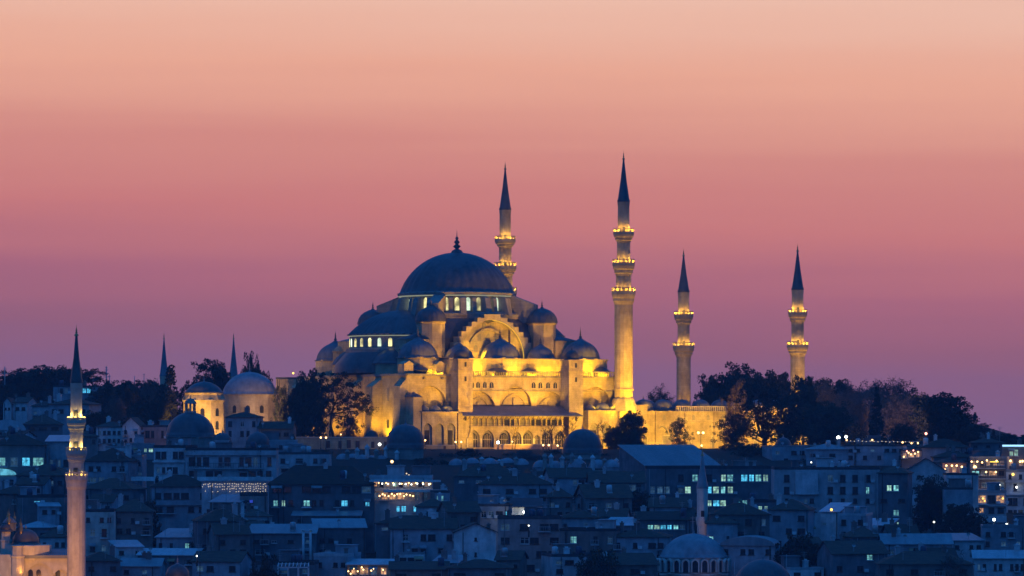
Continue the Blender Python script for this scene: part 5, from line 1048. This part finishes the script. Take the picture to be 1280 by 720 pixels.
mast('radio mast on the roof left of the thin unlit minaret', 866, 645, 668, 742, .07, ((.9, .4), (.7, .5)))
mast('short flagpole at the left of the bottom blue dome', 918, 702, 722, 700, .07)

# ------------------------------------------------------------------ street and terrace lamps
def lamp(label, px, py, pyb, Y, kind='bulb_warm', r=.3, watts=60, col=(1, .75, .4), twin=False, group='lamps along the mosque terrace'):
    s = Y / F; o = empty('street_lamp', P(px, pyb, Y), 0, label, 'street lamp', group); hh = (pyb - py) * s
    m = MB(); m.tube((0, 0, -.5), (0, 0, hh - r * .8), .08, .06, 6); m.lathe([(.16, -.5), (.14, .5), (.08, .7)], (0, 0), 8)
    if twin: m.tube((-.5, 0, hh - r), (.5, 0, hh - r), .05, .05, 5)
    m.build('pole', 'iron', o); m = MB()
    for dx in ((-.55, .55) if twin else (0,)): m.ball((dx, 0, hh), r, 0, 10, 6)
    m.build('globe', kind, o)
    if watts: point((0, -.6, hh + .1), watts, col, .2, o)
    return o
for px, py, lab in ((401, 547, 'left lamp of the close pair on the terrace wall under the plane tree'), (407.5, 547, 'right lamp of the close pair on the terrace wall under the plane tree'), (426, 543, 'small lamp right of the plane tree trunk'), (474.5, 555.5, 'brightest terrace lamp just left of the left dark domed hall'),
                    (531.5, 550.5, 'lamp just right of the left dark domed hall'), (569.5, 552.5, 'left lamp of the pair at the left stair tower foot'), (576.5, 552.5, 'right lamp of the pair at the left stair tower foot'), (622.5, 553, 'large lamp before the third arcade arch'),
                    (640.5, 552, 'small lamp before the arcade right of the large one'), (679, 556.5, 'left of three lamps by the bare saplings'), (686, 556.5, 'middle of three lamps by the bare saplings'), (697, 557, 'right of three lamps by the bare saplings')):
    big_ = px in (474.5, 622.5); lamp(lab, px, py, 563, 951, 'bulb_white' if big_ else 'bulb_warm', .36 if big_ else .22 if px not in (426, 640.5) else .16, 30 if big_ else 8)
lamp('twin globe lamp on a tall post before the courtyard wall', 876, 541, 566, 948, 'bulb_warm', .3, 10, twin=True)
lamp('low lamp under the twin globe post before the courtyard wall', 877, 557, 568, 946, 'bulb_warm', .24, 5)
LG = 'lamps among the town houses'
lamp('very bright white lamp at the left end of the rooftop rail', 1048, 547, 562, 930, 'bulb_white', .42, 70, (.9, 1, .9), group=LG)
lamp('second white lamp beside the very bright one at the rail', 1057.5, 546, 562, 930, 'bulb_white', .34, 60, (.9, 1, .9), group=LG)
lamp('lone orange lamp on the slope under the pinkish twiggy trees', 1157.5, 542, 560, 950, 'bulb_pink', .3, 120, (1, .35, .15), group=LG)
lamp('yellow lamp between the large mausoleum and the terrace wall', 330.5, 545.5, 556, 935, 'bulb_gold', .38, 60, group=LG)
lamp('white street lamp under the yellow bay windows, right', 1242.5, 649.5, 668, 800, 'bulb_white', .3, 110, (.85, 1, .9), group=LG)
lamp('cool street lamp low beside the white one, right', 1258.5, 655.5, 668, 795, 'bulb_white', .24, 60, (.6, .9, 1), group=LG)
lamp('white street lamp nearest the right edge', 1270, 652, 668, 800, 'bulb_white', .3, 110, (.85, 1, .9), group=LG)
lamp('tall lit lantern post on the roof behind the terrace restaurant', 490, 577, 596, 860, 'bulb_warm', .3, 80, group=LG)
lamp('cyan lamp in front of the dark tree, right', 1167.5, 652.5, 664, 770, 'bulb_white', .16, 20, (.5, 1, 1), group=LG)
lamp('small white lamp below the dormered house, lower left', 246, 695, 704, 690, 'bulb_white', .13, 14, (.8, 1, 1), group=LG)
lamp('cool lamp beside the pinkish banded house top', 661, 657, 668, 730, 'bulb_white', .12, 8, group=LG)
lamp('faint white lamp on the slope before the apartment block', 1014, 578, 588, 880, 'bulb_white', .14, 8, group=LG)

# ------------------------------------------------------------------ trees
TR = random.Random(21)
def leaves(m, c, rad, n, size, r, flat=.7):
    for _ in range(n):
        while True:
            p = Vector((r.uniform(-1, 1), r.uniform(-1, 1), r.uniform(-1, 1)))
            if p.length <= 1: break
        q = Vector(c) + Vector((p.x * rad, p.y * rad, p.z * rad * flat)); s = size * r.uniform(.55, 1.25)
        a = Vector((r.gauss(0, 1), r.gauss(0, 1), r.gauss(0, 1))).normalized(); b = a.orthogonal().normalized(); b = (b * cos(r.random() * 6) + a.cross(b) * sin(1)).normalized()
        a *= s * .5; b *= s * .36
        m.v += [q - a, q + b, q + a, q - b]; k = len(m.v); m.f.append((k - 4, k - 3, k - 2, k - 1)); m.m.append(0); m.s.append(False)
def limb(m, p, q, r0, r1, r, n=4, wob=.12):
    p, q = Vector(p), Vector(q); prev = p; L_ = (q - p).length
    for i in range(1, n + 1):
        t = i / n; c = p.lerp(q, t) + Vector((r.uniform(-1, 1), r.uniform(-1, 1), r.uniform(-.5, .5))) * L_ * wob * (1 if i < n else 0) * .5
        m.tube(prev, c, r0 + (r1 - r0) * (i - 1) / n, r0 + (r1 - r0) * t, 6); prev = c
def tree_kind(kind, seed):
    """unit trees: about 10 m tall, drawn as trunk, limbs and leaf clumps; returns (wood, crown, material)"""
    r = random.Random(seed); w = MB(); c = MB()
    if kind == 'broad' or kind == 'airy' or kind == 'twiggy':
        th = 2.0; limb(w, (0, 0, -.8), (r.uniform(-.3, .3), 0, th), .34, .26, r)
        nl, nc = {'broad': (24, 12), 'airy': (17, 9), 'twiggy': (22, 10)}[kind]
        for i in range(nl):
            a = i * 2.4 + r.uniform(-.3, .3); t = (i + .5) / nl
            rad = 3.9 * max(.25, 1 - (t - .38) ** 2 * 1.7); e = Vector((cos(a) * rad * r.uniform(.3, 1), sin(a) * rad * r.uniform(.3, 1), 2.1 + t * 6.6 + r.uniform(-.4, .4)))
            limb(w, (0, 0, th * r.uniform(.65, 1)), e, .14, .035, r)
            for j in range(nc):
                q = e + Vector((r.gauss(0, 1), r.gauss(0, 1), r.gauss(0, .75))) * .95
                if kind == 'twiggy':
                    limb(w, e, q, .05, .012, r, 2)
                    for _ in range(5): limb(w, e.lerp(q, r.random()), q + Vector((r.gauss(0, 1), r.gauss(0, 1), r.gauss(.3, .8))) * .55, .025, .008, r, 1)
                    leaves(c, q, .8, 34, .24, r)
                else:
                    if j < 3: limb(w, e, q, .045, .015, r, 2)
                    leaves(c, q, r.uniform(.55, 1.0), 58 if kind == 'broad' else 52, .38 if kind == 'broad' else .28, r)
    elif kind == 'cypress':
        limb(w, (0, 0, -.8), (0, 0, 9), .2, .03, r, 3, .02)
        for i in range(90):
            t = r.random() ** .8; z = .7 + t * 9.1; rad = 1.05 * (1 - t) ** .55 * min(1, t * 6 + .35); a = r.uniform(0, 6.3)
            leaves(c, (cos(a) * rad * r.random() ** .4, sin(a) * rad * r.random() ** .4, z), .42, 34, .28, r, 1.3)
    elif kind == 'fir':
        limb(w, (0, 0, -.8), (0, 0, 9.3), .26, .03, r, 3, .02)
        for i in range(150):
            t = r.random() ** 1.25; z = .6 + t * 9.3; rad = 2.5 * (1 - t) ** .95; a = r.uniform(0, 6.3); k = r.random() ** .45
            leaves(c, (cos(a) * rad * k, sin(a) * rad * k, z - k * .25), .4, 30, .3, r, .6)
    elif kind == 'pine':
        limb(w, (0, 0, -.8), (.5, 0, 6.6), .3, .16, r, 5)
        for i in range(16):
            a = r.uniform(0, 6.3); rad = 2.7 * r.random() ** .5; e = Vector((.5 + cos(a) * rad, sin(a) * rad, 7.0 + r.uniform(-.9, 1.9) + (2.7 - rad) * .35)); limb(w, (.4, 0, 5.6 + r.random()), e, .1, .03, r)
            for j in range(6): leaves(c, e + Vector((r.gauss(0, .7), r.gauss(0, .7), r.gauss(0, .35))), .7, 46, .3, r, .55)
    else:  # bush
        for i in range(4): limb(w, (0, 0, -.5), (r.uniform(-2, 2), r.uniform(-2, 2), 5), .12, .03, r)
        for i in range(60):
            a = r.uniform(0, 6.3); k = r.random() ** .5; z = r.uniform(.5, 9) ; rad = 4.2 * k * (1 - (z / 10) ** 2) ** .5
            leaves(c, (cos(a) * rad, sin(a) * rad, z * (1 - .25 * k)), 1.2, 40, .55, r)
    return w, c
KM = {'broad': 'leaf_dark', 'airy': 'leaf_mid', 'twiggy': 'leaf_autumn', 'cypress': 'leaf_dark', 'fir': 'leaf_dark', 'pine': 'leaf_dark', 'bush': 'leaf_dark'}
tcache = {}
def tree(label, kind, px, ptop, pbase, Y, wpx, var=0, group=None, leaf=None, name='tree'):
    s = Y / F; key = (kind, var, leaf)
    base = P(px, pbase, Y); gz = ground(base.x, Y); base.z = min(base.z, gz + .3) if pbase > 540 or True else base.z
    hh = CZ - (ptop - 540) * s - base.z
    if key not in tcache:
        w, c = tree_kind(kind, 100 * len(kind) + var); t = w.build('trunk', 'bark' if kind != 'twiggy' else 'twig'); cr_ = c.build('crown', leaf or KM[kind])
        zs = [v[2] for v in c.v]; xs_ = [v[0] for v in c.v]; tcache[key] = (t.data, cr_.data, max(zs), max(xs_) - min(xs_))
        bpy.data.objects.remove(t); bpy.data.objects.remove(cr_)
    tm, cm, zm, xm = tcache[key]
    o = empty(name, base, TR.uniform(0, 6.28) if kind not in ('airy',) else 0, label, 'tree' if name != 'bush' else 'bush', group)
    for nm, me in (('trunk', tm), ('crown', cm)):
        c = bpy.data.objects.new(nm, me); COL.objects.link(c); c.parent = o
    k = wpx * s / xm * 1.2; o.scale = (k, k, hh / zm); return o
RG = 'trees on the hill right of the mosque'; LFG = 'trees on the hill left of the mosque'
# plane tree group in front of the prayer wall
tree('dense dark tree crowding the left end of the prayer wall', 'broad', 388, 459, 558, 975, 44, 0, name='tree')
tree('dark lower tree filling the left flank of the plane tree group', 'broad', 372, 478, 560, 982, 34, 1)
def plane_tree():
    r = random.Random(8); Y = 968; s = Y / F; base = P(421, 562, Y); o = empty('plane_tree', base, 0, 'tall plane tree with curved trunk silhouetted on the lit prayer wall', 'tree')
    q = lambda px, py, dy=0: Vector(((px - 421) * s, dy, (562 - py) * s)); w = MB(); c = MB()
    path = [q(421, 566), q(417, 548), q(413, 532), q(414, 518), q(418, 505)]
    for i in range(4): w.tube(path[i], path[i + 1], .38 - i * .05, .33 - i * .05, 8)
    for ex, ey, dy, n, rad in ((404, 492, 1, 12, 1.3), (416, 478, 0, 14, 1.2), (424, 472, 1, 9, .9), (436, 482, -1, 11, 1.0), (447, 494, 0, 14, 1.2), (456, 503, 1, 10, .9), (452, 512, -1, 10, .9), (440, 508, 0, 9, .9), (428, 500, 1, 11, 1.1), (411, 505, -1, 10, 1.1), (402, 512, 0, 10, 1.2), (424, 520, -1, 7, 1.2), (436, 522, 1, 7, 1.2), (396, 485, 0, 12, 1.4), (430, 534, 0, 5, 1.2), (443, 532, 0, 4, 1.1), (407, 474, 0, 8, 1.0), (461, 512, 0, 4, .7)):
        e = q(ex, ey, dy * 2); limb(w, path[3 if ey > 495 else 4], e, .13, .03, r)
        for j in range(int(n * 1.5)):
            g = e + Vector((r.gauss(0, 1), r.gauss(0, 1.2), r.gauss(0, .8))) * rad; limb(w, e, g, .04, .012, r, 2); leaves(c, g, r.uniform(.5, .95), 44, .36, r)
    w.build('trunk', 'bark', o); c.build('crown', 'leaf_dark', o)
plane_tree()
tree('thin lit sapling glowing yellow at the foot of the prayer wall', 'airy', 437, 520, 556, 972, 24, 2, leaf='leaf_autumn')
# two trees against the courtyard wall
tree('dark round tree standing against the lit wall right of the tallest minaret', 'broad', 790, 512, 566, 955, 36, 2)
tree('low dark shrubby tree left of the round courtyard wall tree', 'broad', 768, 532, 566, 950, 26, 1)
tree('small round headed tree alone before the courtyard wall', 'airy', 849, 521, 564, 955, 32, 0, leaf='leaf_dark')
tree('distant bare topped tree behind the courtyard, right of the tallest minaret', 'twiggy', 824, 478, 520, 1120, 46, 1, leaf='leaf_dark')
# broad group hiding the end of the courtyard
for a in (('tall dark tree crowning the right group beside the courtyard end', 'broad', 918, 451, 555, 1050, 66, 0), ('airy big limbed tree before the lit courtyard end', 'airy', 956, 478, 566, 972, 96, 1, None, 'leaf_dark'), ('dark bushy tree just left of the far right minaret', 'broad', 962, 462, 560, 1045, 60, 3), ('dark leafy tree covering the far right minaret foot', 'broad', 1004, 468, 560, 985, 48, 1),
          ('spreading dark tree with low crown right of the minaret foot', 'broad', 1034, 500, 562, 965, 62, 2), ('greyish tree behind the spreading dark one', 'twiggy', 1030, 470, 558, 1050, 62, 0, None, 'twig'), ('pale autumn tree lit golden before the courtyard roofs', 'airy', 922, 472, 562, 1003, 34, 3, None, 'leaf_autumn'), ('dark shrub mass at the courtyard wall end', 'bush', 918, 552, 574, 945, 44, 0), ('low leafy tree with thin outer twigs over the wall end', 'airy', 914, 516, 564, 962, 46, 2, None, 'leaf_dark'),
          ('dark low tree left of the crowning tall tree', 'broad', 890, 466, 540, 1075, 44, 1),
          ('grey twiggy tree right of the greyish one', 'twiggy', 1068, 474, 558, 1060, 56, 1, None, 'twig'), ('big pinkish bare tree at the top of the right group', 'twiggy', 1112, 472, 560, 1040, 76, 2), ('golden lit autumn tree left of the cone shaped fir', 'airy', 1076, 498, 560, 985, 30, 3, None, 'leaf_autumn'), ('pinkish twiggy tree right of the cone shaped fir', 'twiggy', 1124, 492, 560, 1000, 48, 3),
          ('tall dark cone shaped fir above the rooftop rail', 'fir', 1096, 482, 552, 960, 30, 0), ('low round dark bush at the fir foot', 'broad', 1130, 528, 556, 955, 36, 0), ('massive dark tree sloping down at the right end of the group', 'broad', 1176, 489, 560, 985, 74, 2), ('dark lower tree behind the massive one, right', 'broad', 1196, 508, 560, 1000, 44, 3), ('slim cypress at the right end of the hill', 'cypress', 1219, 515, 556, 960, 9, 0), ('small spreading dark conifer right of the slim cypress', 'pine', 1230, 528, 556, 965, 18, 0), ('low dark tree at the foot of the slim cypress', 'broad', 1212, 530, 560, 955, 30, 1), ('little fir on the far right skyline slope', 'fir', 1242, 536, 556, 975, 14, 0), ('last low tree on the right skyline', 'broad', 1262, 541, 560, 990, 34, 3),
          ('dark tree filling the skyline left of the far right minaret', 'broad', 942, 460, 552, 1085, 56, 2), ('dark round crown just left of the far right minaret top branches', 'broad', 976, 464, 552, 1080, 52, 0), ('dark crown on the skyline right of the far right minaret', 'broad', 1018, 470, 552, 1080, 54, 3), ('middle dark crown on the skyline behind the greyish trees', 'broad', 1050, 472, 552, 1085, 56, 1), ('dark crown on the skyline behind the cone shaped fir', 'twiggy', 1088, 474, 552, 1080, 54, 3, None, 'twig'), ('dark crown on the skyline behind the big pinkish bare tree', 'broad', 1130, 482, 552, 1060, 54, 0), ('low dark crown behind the massive sloping tree', 'broad', 1158, 492, 556, 1035, 50, 1), ('dark understorey tree below the spreading dark crown', 'bush', 1050, 520, 560, 975, 56, 1), ('dark understorey tree beside the airy big limbed tree', 'bush', 984, 530, 564, 965, 34, 0),
          ('sparse low tree touching the right edge skyline', 'broad', 1284, 543, 560, 1000, 36, 0)):
    tree(*a[:7], a[7] if len(a) > 7 else 0, RG, a[9] if len(a) > 9 else None)
spot((92, 975, 57), (96, 1003, 70), 15000, 90, (1, .58, .52)); spot((84, 962, 57), (82, 985, 64), 5000, 90, (1, .55, .15)); spot((58, 978, 57), (55, 1003, 68), 5000, 60, (1, .55, .2))
# left hill
for a in (('dark domed crown at the far left skyline', 'broad', 18, 461, 515, 1060, 60, 0), ('tallest dark tree of the left hilltop', 'broad', 54, 455, 510, 1075, 62, 2), ('dark tree filling the gap behind the near minaret spire', 'broad', 88, 458, 510, 1070, 50, 3), ('airy tree with see through crown right of the near minaret spire', 'pine', 112, 460, 505, 1065, 34, 0), ('dark lower tree at the left edge below the skyline', 'broad', 2, 478, 528, 1010, 44, 1), ('dark tree behind the tiny hilltop cottages', 'broad', 40, 476, 525, 1030, 54, 1),
          ('dark crown linking the hilltop trees behind the near minaret', 'broad', 74, 460, 512, 1090, 54, 1), ('low dark crown between far left skyline trees', 'broad', 34, 461, 512, 1085, 52, 3), ('dark low crown under the lattice aerial', 'broad', 132, 474, 520, 1060, 50, 0), ('dark low crown left of the tall slope cypress on the skyline', 'broad', 160, 474, 520, 1055, 50, 1), ('dark low crown right behind the tall slope cypress', 'broad', 190, 474, 520, 1050, 44, 2), ('dark crown behind the orange mausoleum dome', 'broad', 240, 474, 520, 1050, 40, 3), ('dark bush mass below the hilltop cottages', 'bush', 70, 500, 530, 1000, 60, 0), ('dark bush mass above the pink lit facade', 'bush', 176, 505, 540, 975, 50, 1),
          ('low wide tree on the left slope above the mansion', 'broad', 130, 480, 535, 1010, 54, 2), ('pinkish bare tree above the pedimented mansion', 'twiggy', 146, 487, 540, 985, 30, 1), ('brownish bare tree in the middle of the left slope', 'twiggy', 184, 472, 540, 1000, 40, 0, None, 'leaf_autumn'), ('dark scrubby tree left of the tall slope cypress', 'broad', 166, 482, 545, 990, 40, 3), ('tall ragged cypress left of the orange mausoleum', 'cypress', 213, 455, 545, 985, 25, 0), ('dark shrub tree at the foot of the ragged cypress', 'broad', 200, 490, 548, 975, 36, 0),
          ('pine with clumped head left of the distant pale spire', 'pine', 262, 447, 520, 1060, 44, 0), ('dark rounded pine between the two mausoleum domes', 'broad', 276, 453, 520, 1070, 34, 1), ('tall dark tree behind the large mausoleum dome', 'broad', 315, 437, 520, 1065, 30, 0), ('shorter dark tree right behind the large mausoleum dome', 'broad', 328, 462, 520, 1060, 26, 2), ('leafy tree lit yellow right of the large mausoleum', 'airy', 352, 480, 548, 1000, 26, 1, None, 'leaf_mid'), ('dark hedge like tree on the left slope under the mansion', 'broad', 118, 512, 548, 955, 44, 3)):
    tree(*a[:7], a[7] if len(a) > 7 else 0, LFG, a[9] if len(a) > 9 else None)
# town trees
TT = 'trees between the town houses'
for a in (('big dark tree before the pale gable wall, right', 'broad', 1168, 592, 668, 800, 62, 0), ('dark rounded tree in front of the big one, right', 'broad', 1200, 628, 690, 780, 62, 1), ('dark tree behind the bottom right white house', 'broad', 1252, 662, 700, 770, 60, 2), ('low brown tree at the bottom edge, right', 'twiggy', 1186, 686, 726, 690, 58, 0, None, 'twig'), ('dark bush under the left stair tower', 'bush', 585, 560, 586, 935, 44, 0), ('dark hedge bush right of the left domed hall', 'bush', 556, 566, 590, 932, 34, 1), ('dark hedge bush under the arcade lamps', 'bush', 640, 566, 590, 936, 50, 0), ('dark bush left of the right domed hall', 'bush', 690, 562, 590, 938, 32, 1),
          ('dark bush mass beside the curving row of little domes', 'bush', 532, 572, 596, 920, 40, 1), ('dark bush mass under the middle of the arcade', 'bush', 612, 570, 592, 928, 46, 0), ('dark bush mass right of the leafless tree', 'bush', 672, 570, 592, 928, 36, 1), ('dark bush mass left of the big tilted roof', 'bush', 760, 566, 590, 935, 36, 0), ('dark scrub below the terrace wall left of the domes', 'bush', 404, 562, 584, 938, 34, 1),
          ('dark bush under the terrace wall beside the left domed hall', 'bush', 538, 562, 588, 942, 26, 0), ('dark bush below the pair of stair tower lamps', 'bush', 574, 563, 588, 943, 30, 1), ('dark bush below the large arcade lamp', 'bush', 622, 564, 588, 943, 30, 0), ('dark bush beneath the courtyard retaining wall', 'bush', 906, 562, 588, 943, 34, 1), ('dark bush under the twin globe post', 'bush', 872, 564, 588, 943, 30, 0), ('dark bush right of the left domed hall, lower on the slope', 'bush', 556, 574, 598, 918, 30, 0),
          ('leafless tree below the arcade parapet', 'twiggy', 655, 560, 592, 926, 40, 2, None, 'twig'), ('slim dark cypress at the pale canopy, left', 'cypress', 366, 543, 570, 925, 9, 0), ('dark tree among the houses right of the near minaret', 'broad', 182, 622, 690, 765, 40, 3), ('dark tree left of the little dormered house', 'broad', 262, 640, 690, 740, 44, 0), ('dark tree in the middle of the town below the lit gable', 'broad', 536, 636, 680, 770, 44, 1), ('dark tree beside the arcade house right of centre', 'broad', 792, 612, 660, 800, 50, 2), ('dark tree over the low wall before the trees, right', 'bush', 940, 554, 586, 935, 50, 1), ('dark tree below the wide apartment block', 'broad', 1000, 664, 716, 715, 60, 3), ('dark low tree right of the white posted porch', 'broad', 1136, 662, 700, 745, 56, 1),
          ('dark slim tree left of the long dark hall', 'cypress', 196, 594, 640, 800, 10, 0), ('shrub tree in front of the shuttered house', 'broad', 748, 684, 722, 700, 50, 2), ('dark tree at the bottom edge near the pergola', 'broad', 330, 690, 735, 665, 48, 0)):
    tree(*a[:7], a[7] if len(a) > 7 else 0, TT, a[9] if len(a) > 9 else None, name='bush' if a[1] == 'bush' else 'tree')
# bare young trees before the right stair tower: trunks and twigs only
def sapling(label, px, ptop, Y, seed):
    r = random.Random(seed); s = Y / F; o = empty('bare_sapling', P(px, 566, Y), 0, label, 'tree', 'bare saplings before the arcade'); hh = (566 - ptop) * s; w = MB(); limb(w, (0, 0, -.5), (r.uniform(-.3, .3), 0, hh), .13, .04, r, 5, .05); w.build('trunk', 'bark', o); t = MB()
    for i in range(24):
        z = hh * r.uniform(.35, 1); a = r.uniform(0, 6.3); l = hh * .22 * r.uniform(.4, 1); e = Vector((cos(a) * l, sin(a) * l, z + l * .9)); limb(t, (0, 0, z), e, .045, .015, r, 2)
        for j in range(3): limb(t, e * .7 + Vector((0, 0, z * .3)), e + Vector((r.gauss(0, .4), r.gauss(0, .4), r.uniform(.1, .7))), .025, .01, r, 1)
    t.build('crown', 'bark', o)
for i, (px, pt_) in enumerate(((682, 536), (690, 532), (699, 540), (706, 534), (716, 530), (746, 534), (753, 530), (761, 538), (644, 534))):
    sapling(('leftmost bare sapling before the right arcade arches', 'tall bare sapling second from the left before the arcade', 'short bare sapling before the right stair tower left edge', 'bare sapling rising before the right stair tower', 'tall bare sapling just left of the right domed hall', 'bare sapling just right of the right domed hall', 'tallest bare sapling before the right porch', 'rightmost short bare sapling before the porch', 'lone bare sapling before the middle arcade arches')[i], px, pt_, 951, 40 + i)

# ------------------------------------------------------------------ evening haze over the whole place
m = MB(); m.box(-700, 700, -150, 1700, -40, 130); hz = m.build('haze', 'dark'); hm = bpy.data.materials.new('evening_haze'); hm.use_nodes = True; n = hm.node_tree.nodes; n.remove(n['Principled BSDF'])
pv = n.new('ShaderNodeVolumePrincipled'); pv.inputs['Color'].default_value = (.42, .68, 1.0, 1); pv.inputs['Density'].default_value = 0.00011; pv.inputs['Anisotropy'].default_value = .1
hm.node_tree.links.new(pv.outputs[0], n['Material Output'].inputs['Volume']); hz.data.materials.clear(); hz.data.materials.append(hm); tag(hz, 'thin blue evening haze filling the air over the town', None, None, 'stuff')
